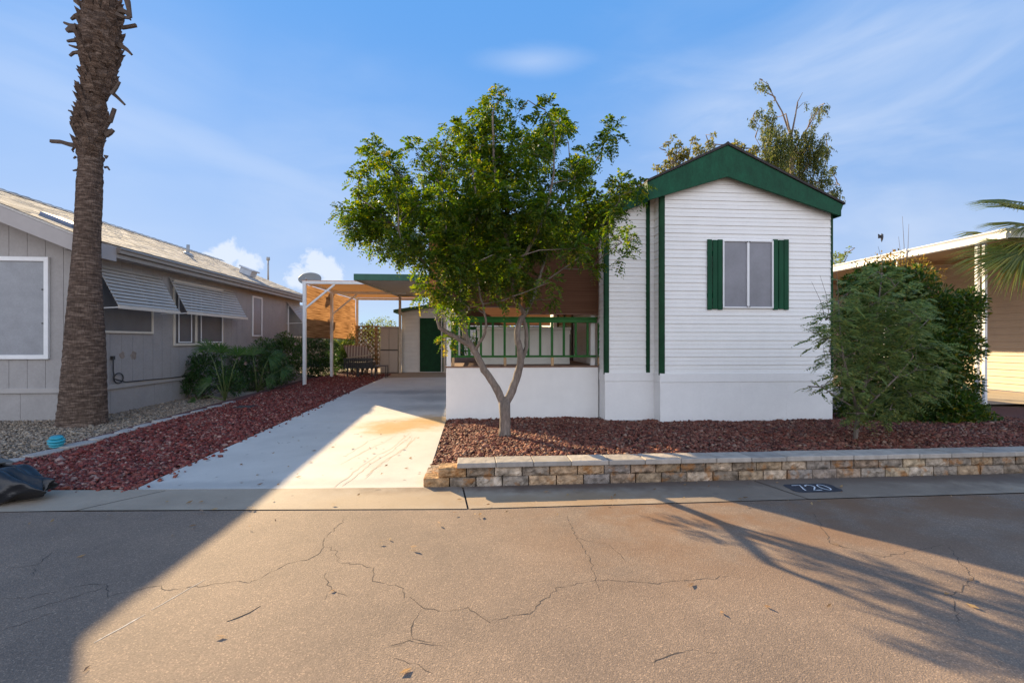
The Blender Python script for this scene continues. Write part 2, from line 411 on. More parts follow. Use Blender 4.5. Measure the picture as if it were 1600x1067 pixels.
for a, b in zip(joints, joints[1:]):
    a0, a1 = jx0.get(a, (a,a)); b0, b1 = jx0.get(b, (b,b))
    xs0 = sorted([a0+.008]+[x for x,_ in E0 if a0 < x < b0]+[b0-.008]); xs1 = [a1+.008+(x-a0-.008)*(b1-a1-.016)/(b0-a0-.016) for x in xs0]
    P = []
    for q0, q1 in zip(xs0, xs1):
        P += [(q0, lerp_line(E0,q0)+.012*math.sin(q0*5.1), .006), (q1, lerp_line(E1,q1), .016)]
    k = len(xs0)
    mb.add(P, [(2*i,2*i+2,2*i+3,2*i+1) for i in range(k-1)])
struct(mb.build('gutter', gutter_mat))
mb = MB(); mb.add([(x,y-.02,-.012) for x,y in E0]+[(x,y+.05,-.012) for x,y in E1], [(i,i+1,n+i+1,n+i) for i in range(n-1)])
struct(mb.build('gutter_bed', M('joint_dirt', (.15,.115,.085), .95, .3, 20.)))
# lot surface under the gravels (rises with G)
mb = MB(); ys = [4.55,6,8,10,12,16,20,26,40]
def strip(mb, x0, x1, ys, dz, zf=None):
    P = []
    for y in ys:
        z = (G(y) if zf is None else zf(y))+dz
        P += [(x0(y) if callable(x0) else x0, y, z), (x1(y) if callable(x1) else x1, y, z)]
    mb.add(P, [(2*i,2*i+1,2*i+3,2*i+2) for i in range(len(ys)-1)])
strip(mb, -14, 16, [5.45]+ys[1:], -.05); struct(mb.build('lot_ground', soil))
half = lambda y: .5*G(y)
mb = MB(); strip(mb, -26, -5.5, [5.0,6,8,10,12,16,20,26,40], -.008, half); struct(mb.build('tan_gravel_ground', tan_base))
mb = MB(); strip(mb, -5.62, -2.9, [4.80]+ys[1:7], -.004); struct(mb.build('red_gravel_ground', red_base))
dl = lambda y: -3.30+.012*(y-4.8)+.10*max(0,(y-11)/6)**2
mb = MB()
def slab(mb, y0, y1, z_top=.012, k=6):
    yy = [y0+(y1-y0)*i/k for i in range(k+1)]
    P = []
    for y in yy:
        yl = y+(.17 if y == 4.655 else 0); yr = y
        P += [(dl(yl), yl, G(y)+z_top), (-.50, yr, G(y)+z_top), (dl(yl), yl, G(y)-.1), (-.50, yr, G(y)-.1)]
    f = []
    for i in range(k):
        a = 4*i; b = a+4
        f += [(a,a+1,b+1,b),(a+1,a+3,b+3,b+1),(a,b,b+2,a+2)]
    f += [(0,2,3,1),(4*k,4*k+1,4*k+3,4*k+2)]
    mb.add(P, f)
slab(mb, 4.655, 8.20); slab(mb, 8.212, 12.4); slab(mb, 12.412, 16.2)
struct(mb.build('driveway', drive_mat))
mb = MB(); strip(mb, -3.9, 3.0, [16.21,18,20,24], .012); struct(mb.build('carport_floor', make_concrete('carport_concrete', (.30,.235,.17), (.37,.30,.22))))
# planting bed behind the block wall
def bedz(x, y):
    t = min(1, max(0, (y-4.85)/2.9)); z = .155*(1-t)+.075*t + .03*math.sin(t*math.pi)
    s = min(1, max(0, (x+.46)/.55)); s = s*s*(3-2*s)
    return (G(y)+.0)*(1-s)+z*s + .008*math.sin(x*3.1+y*2)+.006*math.sin(x*7-y*5)
gx_, gy_ = 60, 24; P = []
for j in range(gy_+1):
    for i in range(gx_+1):
        x = -.49+(13.5+.49)*i/gx_; y = 4.80+4.2*j/gy_; P.append((x,y,bedz(x,y)-.012))
mb = MB(); mb.add(P, [(j*(gx_+1)+i,j*(gx_+1)+i+1,(j+1)*(gx_+1)+i+1,(j+1)*(gx_+1)+i) for j in range(gy_) for i in range(gx_)], True)
struct(mb.build('planting_bed_ground', red_base))
# neighbour's paved carport at right
mb = MB(); mb.quad((8.6,9.2,.10),(60,9.2,.10),(60,30,.10),(8.6,30,.10)); struct(mb.build('neighbour_carport_floor', make_concrete('carport_slab', (.36,.31,.25), (.45,.39,.31))))

# gravel: real little stones
OCT = np.array([(1,0,0),(-1,0,0),(0,1,0),(0,-1,0),(0,0,1),(0,0,-1)], dtype=np.float32)
OF = np.array([(0,2,4),(2,1,4),(1,3,4),(3,0,4),(2,0,5),(1,2,5),(3,1,5),(0,3,5)], dtype=np.int32)
CUB = np.array([(x,y,z) for x in (-1,1) for y in (-1,1) for z in (-1,1)], dtype=np.float32)*.72
def stones(name, P, size, mat, flat=.6):
    n = len(P); S = np.exp(RNG.normal(0, .32, (n,1)))*size
    base = OCT[None]*(1+RNG.uniform(-.35,.35,(n,6,3)))*np.stack([RNG.uniform(.7,1.35,n),RNG.uniform(.7,1.2,n),RNG.uniform(flat*.7,flat*1.2,n)],1)[:,None,:]
    # random tilt
    a = RNG.uniform(0,2*np.pi,n); t = RNG.normal(0,.35,n); u = RNG.normal(0,.35,n)
    ca,sa = np.cos(a),np.sin(a); ct,st_ = np.cos(t),np.sin(t); cu,su = np.cos(u),np.sin(u)
    x,y,z = base[...,0],base[...,1],base[...,2]
    y,z = y*ct[:,None]-z*st_[:,None], y*st_[:,None]+z*ct[:,None]
    x,z = x*cu[:,None]+z*su[:,None], -x*su[:,None]+z*cu[:,None]
    x,y = x*ca[:,None]-y*sa[:,None], x*sa[:,None]+y*ca[:,None]
    V = np.stack([x,y,z],-1)*S[:,:,None]+P[:,None,:]
    F = OF[None]+(np.arange(n)*6)[:,None,None]
    return np_mesh(name, V.reshape(-1,3), F.reshape(-1,3), mat)
def scatter(n, x0, x1, y0, y1, zf, keep=None, near=1.0):
    y = y0+(y1-y0)*RNG.random(n)**near; x = RNG.uniform(x0,x1,n)
    P = np.stack([x,y,np.zeros(n)],1)
    if keep is not None: P = P[[keep(*p[:2]) for p in P]]
    P[:,2] = [zf(a,b) for a,b,_ in P]
    P[:,2] += RNG.uniform(-.004,.014,len(P))
    return P
red_stone = MI('red_stone', [(.025,.006,.006),(.12,.022,.018),(.16,.028,.023),(.21,.045,.034),(.16,.045,.036),(.29,.10,.075),(.07,.018,.017),(.40,.25,.20)], .8, noise=.2, nscale=60)
bark_red = MI('bed_stone', [(.028,.010,.009),(.10,.030,.020),(.14,.038,.026),(.20,.07,.045),(.17,.05,.035),(.28,.13,.085),(.06,.02,.018),(.34,.22,.16)], .8, noise=.2, nscale=60)
tan_stone = MI('tan_stone', [(.13,.10,.075),(.25,.20,.15),(.31,.25,.185),(.22,.17,.13),(.40,.33,.25),(.33,.24,.17),(.16,.14,.12)], .8, noise=.2, nscale=60)
edge_x = lambda y: -5.36-.03*math.sin(y*1.7)-(.25*(7-y)**1.3*.25 if y < 7 else 0)
P = scatter(44000, -5.7, -2.7, 4.75, 17.5, lambda x,y: G(y)+.006, lambda x,y: x < dl(y)-.015 and x > edge_x(y)+.06 and y > lerp_line(E1,x)+.03, 1.55)
q_ = RNG.uniform(4.8,12,70); e_ = np.abs(RNG.normal(0,.06,70))
P = np.concatenate([P, np.stack([np.array([dl(v) for v in q_])+e_, q_, np.array([G(v)+.022 for v in q_])],1), np.stack([RNG.uniform(-4.3,-3.3,14), 4.86-np.abs(RNG.normal(0,.06,14)), np.full(14,.018)],1)])
stuff(stones('red_gravel', P, .0205, red_stone), 'dark red gravel strip between the driveway and the edging stones', 'gravel')
P = scatter(26000, -9.5, -5.3, 5.0, 12.5, lambda x,y: half(y)+.004, lambda x,y: x < edge_x(y)-.02 and y > lerp_line(E1,x)+.05 and (x > -7 or y < 9.35), 1.2)
stuff(stones('tan_gravel', P, .0185, tan_stone), 'tan pebble gravel around the palm beside the grey house', 'gravel')
P = scatter(52000, -.48, 9.5, 4.86, 8.3, lambda x,y: bedz(x,y)+.002, lambda x,y: (y < 7.7 or x > 6.3 or x < 3.2) and not (y > 8.0 and x < 3.3 and x > 2.3), 1.0)
stuff(stones('bed_gravel', P, .0205, bark_red), 'red brown gravel in the raised bed before the white house', 'gravel')

# cracks, scratch and twigs on the street
def ribbon(mb, pts, w, z, jit=.0, step=.05, gap=0.):
    Q = []
    for a, b in zip(pts, pts[1:]):
        a, b = Vector(a), Vector(b); k = max(1, int((b-a).length/step))
        for i in range(k):
            p = a.lerp(b, i/k); Q.append(Vector((p.x+random.gauss(0,jit), p.y+random.gauss(0,jit), z)))
    Q.append(Vector((pts[-1][0], pts[-1][1], z)))
    vs = []
    m = len(Q)
    for i in range(m):
        d = Q[min(i+1,m-1)]-Q[max(i-1,0)]; nn = Vector((-d.y,d.x,0))
        if nn.length > 0: nn.normalize()
        ww = w*(.35+1.0*random.random())*(.15 if random.random() < gap else 1)*min(1, .3+i/4, .3+(m-1-i)/4)
        vs += [Q[i]+nn*ww/2, Q[i]-nn*ww/2]
    mb.add(vs, [(2*i,2*i+1,2*i+3,2*i+2) for i in range(m-1)])
zf = lambda p: (p[0]*.4375, 780+p[1]*.4375)
cr = [[zf(p) for p in c] for c in [
 [(0,352),(100,352),(280,308),(380,303),(388,345),(440,335),(500,322),(570,308),(590,323),(720,308),(850,292),(885,300),(950,270),(1030,228),(1110,212),(1150,180),(1155,140),(1190,110),(1240,60)],
 [(1155,165),(1200,185),(1210,225),(1300,235),(1335,245),(1330,290),(1440,315),(1450,345),(1480,355),(1505,390),(1600,400)],
 [(1505,390),(1480,430),(1465,500),(1390,525)], [(1465,500),(1545,510),(1600,508)], [(1164,262),(1160,275),(1185,320),(1240,345)],
 [(0,250),(130,235),(205,175)], [(130,240),(120,275)], [(1185,320),(1160,360)], [(1400,560),(1500,600),(1545,620)]]]
cr += [[(885,805),(897,832),(920,872),(936,922)],[(700,955),(730,950),(762,970),(830,957),(868,918),(940,905),(1020,911),(1140,900)],
       [(898,840),(950,850),(985,880)],[(1270,800),(1300,850),(1380,870),(1480,850)],[(1480,850),(1520,905),(1490,930),(1500,980)],[(600,1010),(640,1000),(700,1015)],
       [(20,960),(110,935),(170,915)],[(0,985),(90,955)],[(1000,1040),(1080,1015),(1120,1020)]]
mb = MB()
for c in cr: ribbon(mb, [gz(*p) for p in c],   .0042, .0012, .007, .03, .12)
mb.build('crack', M('crack_dirt', (.065,.050,.042), 1, .2, 30.), road)
mb = MB(); ribbon(mb, [gz(*zf(p)) for p in [(335,512),(520,410)]], .014, .0013, .002); ribbon(mb, [gz(*zf(p)) for p in [(540,395),(620,350),(735,285)]], .010, .0013, .002)
mb.build('scratch', M('scratch_chalk', (.42,.39,.36), 1, .3, 40.), road)
# rusty drips on the driveway
mb = MB()
for c in [[(622,678),(600,692),(570,706),(532,727)],[(640,678),(612,702),(590,712),(558,735),(522,764)],[(645,680),(612,706),(585,723),(560,742),(534,762)],
          [(652,683),(628,705),(600,722),(572,745)],[(600,682),(575,690),(540,715)],[(646,684),(632,703),(598,725),(570,750)]]:
    pts = [gg(*p) for p in c]
    o = len(mb.v); ribbon(mb, pts, .014, 0, .008, .09)
    for i in range(o, len(mb.v)): x, y, z = mb.v[i]; mb.v[i] = (x, y, G(y)+.0132)
mb.build('rust_drip', M('rust_drip', (.40,.33,.235), .9, .3, 6., col2=(.50,.45,.37)), bpy.data.objects['driveway'])
# litter
lm = MI('dry_leaf', [(.24,.13,.05),(.36,.25,.12),(.14,.075,.035),(.30,.20,.12)], .8, .2)
mb = MB()
def litter(mb, n, f):
    for i in range(n):
        x, y, z = f(); a = random.random()*6.28; l = random.uniform(.012,.034); wd = l*random.uniform(.25,.5)
        d = Vector((math.cos(a),math.sin(a),0)); e = Vector((-d.y,d.x,0)); c = Vector((x,y,z+.006))
        mb.add([c-d*l, c+e*wd+Vector((0,0,.006)), c+d*l+Vector((0,0,random.random()*.012)), c-e*wd], [(0,1,2),(0,2,3)])
litter(mb, 80, lambda: (random.uniform(-3.5,6), random.gauss(4.2,.35), .016))
litter(mb, 26, lambda: (random.uniform(-3.5,4.5), random.uniform(1.6,4.0), .001))
litter(mb, 45, lambda: (random.uniform(-2.8,-.6), (q := random.uniform(4.8,7.5)), G(q)+.012))
litter(mb, 260, lambda: (random.uniform(0,8), (q := random.uniform(4.95,7.4)), .17))
stuff(mb.build('leaf_litter', lm), 'small dry leaves scattered over the gutter, street and bed', 'leaves')
mb = MB(); q = gz(*zf((810,436))); r_ = gz(*zf((930,380)))
mb.tube([q+Vector((0,0,.001)), q.lerp(r_,.3)+Vector((.006,-.012,.0015)), q.lerp(r_,.65)+Vector((.01,-.014,.0015)), r_+Vector((0,0,.001))], [.0013,.0022,.0018,.001], 6)
tag(mb.build('twig', M('twig_bark', (.12,.08,.05), .9)), 'short thin dry twig lying on the sunlit street', 'twig')
# ---------------------------------------------------------------- lap siding
def siding(mb, p0, u, nrm, z0, z1, u0, u1, pitch=.14, lip=.0135, ul=None, ur=None):
    """horizontal lap siding on a vertical wall; p0 + u*s; ul/ur(z) clip its ends under a rake"""
    p0 = Vector(p0); u = Vector(u); nn = Vector(nrm)
    prof = [(0,lip),(.47,.35*lip),(.5,.72*lip),(.97,.05*lip),(1,-.3*lip)]
    z = z0
    while z < z1-1e-4:
        for (a,oa),(b,ob) in zip(prof, prof[1:]):
            za, zb = min(z1, z+a*pitch), min(z1, z+b*pitch)
            if zb-za < 1e-5: continue
            la, lb = (max(u0, ul(za)), max(u0, ul(zb))) if ul else (u0,u0)
            ra, rb = (min(u1, ur(za)), min(u1, ur(zb))) if ur else (u1,u1)
            if ra-la < .003: continue
            rb = max(rb, lb)
            P = [p0+u*s+nn*o+Vector((0,0,h)) for s,o,h in ((la,oa,za),(ra,oa,za),(rb,ob,zb),(lb,ob,zb))]
            mb.add(P, [(0,1,2,3)])
        zt = min(z1, z+pitch)
        if z > z0:
            la = max(u0, ul(z)) if ul else u0; ra = min(u1, ur(z)) if ur else u1
            if ra-la > .003:
                P = [p0+u*s+nn*o+Vector((0,0,z)) for s,o in ((la,-.3*lip),(ra,-.3*lip),(ra,lip),(la,lip))]
                mb.add(P, [(0,1,2,3)])
        z = zt

# ---------------------------------------------------------------- white house
YM, YB, YD = 7.68, 7.95, 8.30
HB = 20.0                                          # back of the house
house = thing('white_house', (4.7, YM, .07), 'white lap sided home with green gable board, green shutters and one front window', 'house')
XL, XR = gy(1032,600,YM).x, gy(1299,600,YM).x       # main front
XB = gy(946,600,YB).x                              # left end of the step back
pk = gy(1137,226,YM-.15); pkb = gy(1137,276,YM-.15)
eR = gy(1318,319,YM-.15); eRb = gy(1312,337,YM-.15)
eL = gy(1013,283,YM-.15); eLb = gy(1016,312,YM-.15)
zsk = gy(1100,583,YM).z
sl_b = (pkb.z-eRb.z)/(eRb.x-pkb.x); sl_t = (pk.z-eR.z)/(eR.x-pk.x)
rakeL = lambda z: pkb.x-(pkb.z+.10-z)/sl_b
rakeR = lambda z: pkb.x+(pkb.z+.10-z)/sl_b
mb = MB()
siding(mb, (0,YM,0), (1,0,0), (0,-1,0), zsk, pkb.z+.05, XL, XR, ul=rakeL, ur=rakeR)
siding(mb, (0,YB,0), (1,0,0), (0,-1,0), zsk, pkb.z-.2, XB, XL, ul=rakeL)
zl = lambda x: pkb.z+.10-sl_b*abs(x-pkb.x)
siding(mb, (XL,0,0), (0,1,0), (-1,0,0), zsk, zl(XL), YM, YB)
siding(mb, (XB,0,0), (0,1,0), (-1,0,0), zsk, zl(XB), YB, HB)
siding(mb, (XR,0,0), (0,1,0), (1,0,0), zsk, zl(XR), YM, HB)
siding(mb, (0,HB,0), (1,0,0), (0,1,0), zsk, pkb.z, XB, XR, ul=rakeL, ur=rakeR)
mb.build('wall', white_siding, house)
zdr = gy(1100,597,YM).z
mb = MB()
mb.box(XL-.012,XR+.012,YM-.014,HB,.04,zdr); mb.box(XB-.012,XL-.012,YB-.014,HB,.04,zdr)
mb.box(XL-.02,XR+.02,YM-.022,HB,zdr+.001,zsk); mb.box(XB-.02,XL-.02,YB-.022,HB,zdr+.001,zsk)
for f in (.23,.46,.73): x = XL+(XR-XL)*f; mb.box(x-.004,x+.004,YM-.0165,YM,.05,zdr-.01)
skirt = mb.build('skirt', M('skirt_white', (.78,.765,.75), .5, .03, 2.5, .02, 30, var2=.015), house, bevel=.004)
mb = MB(); mb.box(XL-.05,XR+.1,YM-.07,HB,-.1,.085); mb.box(XB-.05,XL-.05,YB-.07,HB,-.1,.085)
mb.build('footing', make_concrete('footing_concrete', (.28,.27,.26), (.36,.35,.33)), house)
# roof: two slopes with a dark shingle edge, then the tapered green gable board under it
mb = MB(); th = .035; yo = YM-.17
xl2 = XB-.25; zl2 = pk.z-sl_t*(pk.x-xl2)
for (x, z) in ((eR.x+.02, eR.z-.01),):
    mb.prism([(pk.x,yo,pk.z-.01),(x,yo,z),(x,yo,z+th),(pk.x,yo,pk.z+th)], (0,HB+.3-yo,0))
mb.prism([(pk.x,yo,pk.z+th),(eL.x-.02,yo,eL.z+th-.01),(eL.x-.02,yo,eL.z-.01),(pk.x,yo,pk.z-.01)], (0,HB+.3-yo,0))
mb.prism([(eL.x-.02,YB-.16,eL.z+th-.01),(xl2,YB-.16,zl2+th),(xl2,YB-.16,zl2),(eL.x-.02,YB-.16,eL.z-.01)], (0,HB+.3-YB,0))
mb.tube([(pk.x,yo+.003,pk.z+.022),(pk.x,HB+.3,pk.z+.022)], .026, 6)
roof = mb.build('roof', shingle_dark, house)
mb = MB()
mb.prism([eLb, pkb, eRb, eR-Vector((0,0,.012)), pk-Vector((0,0,.012)), eL-Vector((0,0,.012))], (0,.035,0))
# return at the right end and the lower board over the step back
mb.box(eR.x-.03, eR.x-.004, YM-.11, HB, eRb.z, eR.z-.012)
b0 = Vector((eL.x-.01, YB-.13, eL.z-.02)); b1 = Vector((xl2, YB-.13, zl2-.01))
mb.prism([b0-Vector((0,0,.29)), b0, b1, b1-Vector((0,0,.22))], (0,.03,0))
mb.box(xl2+.003, xl2+.03, YB-.10, HB, zl2-.23, zl2-.012)
mb.prism([eL-Vector((.02,.0,.012)), eLb-Vector((.02,0,0)), eLb-Vector((.02,-.3,0)), eL-Vector((.02,-.3,.012))], (.019,0,0))
mb.build('gable_board', M('gable_green', (.0055,.064,.031), .6, .25, 4., .06, 30, stretch=(1,1,.5), var2=.15, spec=.2), house, bevel=.004)
for (x, w_, y, top) in ((XL+.035,.07,YM-.02,None),(XR-.005,.022,YM-.02,None),(XL-.12,.07,YB-.02,None),(XB+.03,.06,YB-.02,None)):
    mb = MB(); mb.box(x-w_/2, x+w_/2, y, y+.028, zsk-.03, zl(x)-.02)
    if x > XR-.1: mb.box(XR+.0061,XR+.02,YM-.019,YM+.05,zsk-.03,zl(XR)-.02)
    elif x > XL: mb.box(XL-.022,XL+.0,YM-.019,YM+.035,zsk-.03,zl(XL)-.02)
    elif x < XB+.1: mb.box(XB-.022,XB+.0,YB-.019,YB+.05,zsk-.03,zl(XB)-.02)
    mb.build('corner_trim', green_dark, house, bevel=.003)
if 0: mb.box(XL-.022,XL-.002,YM-.02,YM+.035,zsk-.03,zl(XL)-.02); mb.box(XR+.014,XR+.03,YM-.02,YM+.05,zsk-.03,zl(XR)-.02)
# window: frame, mullion, two sun screens
wa, wb = gy(1129,375,YM-.03), gy(1208,482,YM-.03)
def window(name, parent, x0, x1, z0, z1, y, frame, glass, fw=.035, mull=(), dep=.035):
    mb = MB()
    mb.box(x0,x0+fw,y-dep,y,z0,z1); mb.box(x1-fw,x1,y-dep,y,z0,z1)
    mb.box(x0+fw,x1-fw,y-dep+.002,y,z1-fw,z1); mb.box(x0+fw,x1-fw,y-dep+.002,y,z0,z0+fw)
    for m_ in mull: mb.box(m_-fw*.8,m_+fw*.8,y-dep+.003,y,z0+fw,z1-fw)
    o = mb.build(name, frame, parent, bevel=.003)
    mb = MB(); mb.box(x0+fw*.6,x1-fw*.6,y-.016,y-.004,z0+fw*.6,z1-fw*.6); mb.build('screen', glass, o)
    return o
win = window('window', house, wa.x, wb.x, wb.z, wa.z, YM-.008, white_metal, screen, .026, ((wa.x+wb.x)/2,), .04)
m_ = (wa.x+wb.x)/2
for q in (-.02,.02):
    for zz in (wa.z-.03, wb.z+.03): mb = MB(); mb.box(m_+q-.009,m_+q+.009,YM-.06,YM-.046,zz-.008,zz+.008); mb.build('latch', dark_metal, win)
for (p0, p1) in ((1105,1129.5),(1208,1233)):
    a, b = gy(p0,374,YM-.03), gy(p1,484,YM-.03); mb = MB(); w3 = (b.x-a.x)/3
    for i in range(3): mb.box(a.x+w3*i+.006, a.x+w3*(i+1)-.006, YM-.036-.004*(i==1), YM-.012, b.z+.012*(i%2), a.z-.01*(i%2))
    for zz in (.2,.8): mb.box(a.x+.004,b.x-.004,YM-.014,YM-.006,a.z+(b.z-a.z)*zz-.04,a.z+(b.z-a.z)*zz+.04)
    mb.build('shutter', green_paint, house, bevel=.003)
# the sliding door deep in the porch
mb = MB(); mb.box(XB-.03,XB-.012,10.6,12.4,1.0,3.0); sd = mb.build('sliding_door', M('dark_glass', (.03,.02,.016), .25, .1), house)
mb = MB()
for y in (10.56,11.48,12.4): mb.box(XB-.05,XB-.012,y,y+.05,1.0,3.04)
mb.box(XB-.05,XB-.012,10.56,12.45,3.0,3.05); mb.build('frame', M('door_frame_brown', (.06,.035,.025), .5), sd)

# ---------------------------------------------------------------- porch
zd = gy(800,573,YD).z; xd0, xd1 = gy(697,600,YD).x, XB-.03; DB = 13.6
porch = thing('porch_deck', (.9, YD, .07), 'raised porch deck with smooth white skirt wall and green railing behind the front tree', 'porch')
mb = MB(); mb.box(xd0,xd1,YD,YD+.03,.05,zd-.012); mb.box(xd0,xd0+.03,YD+.03,DB,.05,zd-.012); mb.box(xd0,xd1,DB-.03,DB,.05,zd-.012)
mb.build('skirt_wall', white_paint, porch, bevel=.004)
mb = MB(); mb.box(xd0-.01,xd1,YD-.012,DB,zd-.012,zd+.012); mb.build('deck_floor', deck_brown, porch)
zr = gy(800,496,YD).z; zrb = gy(800,557,YD).z
rail = thing('railing', (0,0,0), '', ''); del rail['label']; del rail['category']; bpy.data.objects.remove(rail)
mb = MB(); mb.box(xd0+.09,xd1-.02,YD+.035,YD+.085,zr-.09,zr-.012); mb.box(xd0+.06,xd1-.01,YD+.015,YD+.105,zr-.012,zr+.012)
rail = mb.build('railing', green_rail, porch, bevel=.004)
mb = MB(); mb.box(xd0+.09,xd1-.02,YD+.04,YD+.08,zrb-.018,zrb+.018); mb.build('bottom_rail', green_rail, rail, bevel=.003)
bx = [gy(p,530,YD+.06).x for p in (714.5,733,751.5,770,788.5,807,825.5,844,862.5,881,899.5,918)]
for x in bx:
    mb = MB(); mb.box(x-.02,x+.02,YD+.042,YD+.078,zrb+.018,zr-.09); mb.build('baluster', green_rail, rail, bevel=.003)
for p in (708,789,863,936):
    x = gy(p,560,YD+.06).x
    mb = MB(); mb.box(x-.024,x+.024,YD+.036,YD+.084,zd+.012,zrb-.018); mb.build('post_stub', wood, rail, bevel=.003)
x = gy(936.5,530,YD+.06).x; mb = MB(); mb.box(x-.03,x+.03,YD+.03,YD+.09,zrb-.018,zr-.09); mb.build('end_post', green_rail, rail, bevel=.004)
# rear railing of the porch
mb = MB(); mb.box(xd0+.09,xd1-.1,DB-.12,DB-.07,zr-.09,zr); mb.box(xd0+.09,xd1-.1,DB-.115,DB-.075,zrb-.018,zrb+.018)
x = xd0+.15
while x < xd1-.15: mb.box(x-.02,x+.02,DB-.113,DB-.077,zrb+.018,zr-.09); x += .2
mb.build('rear_railing', green_rail, porch, bevel=.003)
# left side railing, tight green pickets
mb = MB(); xs = xd0+.09
mb.box(xs-.025,xs+.025,YD+.12,YD+2.4,zr-.09,zr-.0); mb.box(xs-.02,xs+.02,YD+.12,YD+2.4,zrb-.018,zrb+.018)
y = YD+.2
while y < YD+2.4: mb.box(xs-.018,xs+.018,y-.05,y+.05,zrb+.018,zr-.09); y += .2
mb.build('side_railing', green_rail, porch, bevel=.003)

# porch roof and its roll-down shades
zp = gy(800,341,YD).z
proof = thing('porch_roof', (.7, YD, zp), 'flat porch roof with green front edge hidden behind the tree crown', 'porch roof')
px0 = xd0-.45
mb = MB(); mb.box(px0,xl2-.01,YD-.04,DB+.6,zp-.03,zp+.03); mb.build('roof_panel', beige_metal, proof)
mb = MB(); mb.box(px0-.02,xl2-.012,YD-.07,YD-.042,zp-.06,zp+.055); mb.box(px0-.02,px0-.002,YD-.042,DB+.6,zp-.06,zp+.055)
mb.build('fascia', M('fascia_green', (.008,.10,.062), .45, .12, 5.), proof, bevel=.004)
for (x, y) in ((xd0+.045, YD+.06),(xd1-.07, YD+.16),(xd0+.045, DB-.1)):
    mb = MB(); mb.box(x-.04,x+.04,y-.04,y+.04,zd+.013 if x > 0 else .08,zp-.031); mb.build('post', white_paint, proof, bevel=.005)
def woven(name, c0, c1, trans, scale=90, ax=2):
    """sheer woven sun cloth: lets part of the light through"""
    m, nt, N, L = newmat(name)
    out = N.new('ShaderNodeOutputMaterial'); d = N.new('ShaderNodeBsdfDiffuse'); t = N.new('ShaderNodeBsdfTranslucent'); ms = N.new('ShaderNodeMixShader')
    tc = N.new('ShaderNodeTexCoord'); mp = N.new('ShaderNodeMapping'); s = [.9,.9,.9]; s[ax] = scale; mp.inputs['Scale'].default_value = s
    n = N.new('ShaderNodeTexNoise'); n.inputs['Scale'].default_value = 1; n.inputs['Detail'].default_value = 4
    L.new(tc.outputs['Object'], mp.inputs[0]); L.new(mp.outputs[0], n.inputs[0])
    r = N.new('ShaderNodeValToRGB'); e = r.color_ramp.elements; e[0].position = .33; e[0].color = (*c0,1); e[1].position = .67; e[1].color = (*c1,1)
    L.new(n.outputs[0], r.inputs[0]); L.new(r.outputs[0], d.inputs[0]); L.new(r.outputs[0], t.inputs[0])
    ms.inputs[0].default_value = trans; L.new(d.outputs[0], ms.inputs[1]); L.new(t.outputs[0], ms.inputs[2]); L.new(ms.outputs[0], out.inputs[0])
    return m
shade_brown = woven('brown_shade', (.115,.058,.036), (.17,.088,.055), .30, 60)
def shade(name, x0, x1, y, z0, z1, lab, mat):
    t = thing(name, ((x0+x1)/2, y, z1), lab, 'sun shade', 'brown sun shades hung from the porch roof')
    mb = MB(); k = 14
    P = []
    for i in range(k+1):
        xx = x0+(x1-x0)*i/k
        for j in range(5):
            zz = z0+(z1-z0)*j/4; P.append((xx, y+.012*math.sin(i*1.3)*(1-j/4)+.006*math.sin(i*2.9), zz+.008*math.sin(i*.9)*(j==0)))
    mb.add(P, [(i*5+j,(i+1)*5+j,(i+1)*5+j+1,i*5+j+1) for i in range(k) for j in range(4)], True)
    mb.build('cloth', mat, t)
    mb = MB(); mb.tube([(x0,y,z0),(x1,y,z0)], .012, 8); mb.build('hem_bar', M('hem_brown', (.16,.08,.05), .5), t)
    mb = MB(); mb.tube([(x0-.01,y,z1),(x1+.01,y,z1)], .03, 10); mb.build('roller', white_metal, t)
za, zb_ = gy(800,490.5,YD+.01).z, zp-.07
shade('roller_shade', gy(816,400,YD+.02).x, gy(934,400,YD+.02).x, YD+.005, za, zb_, 'wide brown roller shade beside the white siding right of the tree', shade_brown)
shade('roller_shade', xd0-.30, gy(812,400,YD+.02).x, YD+.005, za+.12, zb_, 'brown roller shade behind the tree trunk, left and shorter of the two', shade_brown)

t = thing('roller_shade', (xd0+.03, YD+1.9, zb_), 'brown shade added on the driveway side of the porch to block low sun, behind the tree leaves', 'sun shade', 'brown sun shades hung from the porch roof')  # added side cloth, stops low sun streaking through the porch onto the street
mb = MB(); k = 14; P = []
for i in range(k+1):
    for j in range(4): P.append((xd0+.03+.01*math.sin(i*1.4)*(1-j/3), YD+.14+5.0*i/k, 2.15+(zb_-2.15)*j/3))
mb.add(P, [(i*4+j,(i+1)*4+j,(i+1)*4+j+1,i*4+j+1) for i in range(k) for j in range(3)], True); mb.build('cloth', shade_brown, t)
mb = MB(); mb.tube([(xd0+.03,YD+.14,2.15),(xd0+.03,YD+5.14,2.15)], .012, 8); mb.build('hem_bar', bpy.data.materials['hem_brown'], t)

t = thing('roller_shade', (1, DB-.2, zb_), 'brown shade added across the far side of the porch to block sun, above the storage box', 'sun shade', 'brown sun shades hung from the porch roof')  # added rear cloth, keeps sun off the house wall inside the porch
mb = MB(); k = 14; P = []
for i in range(k+1):
    for j in range(4): P.append((xd0+.1+(xd1-xd0-.15)*i/k, DB-.2+.012*math.sin(i*1.4)*(1-j/3), 1.92+(zb_-1.92)*j/3))
mb.add(P, [(i*4+j,(i+1)*4+j,(i+1)*4+j+1,i*4+j+1) for i in range(k) for j in range(3)], True); mb.build('cloth', shade_brown, t)
mb = MB(); mb.tube([(xd0+.1,DB-.2,1.92),(xd1-.05,DB-.2,1.92)], .012, 8); mb.build('hem_bar', bpy.data.materials['hem_brown'], t)

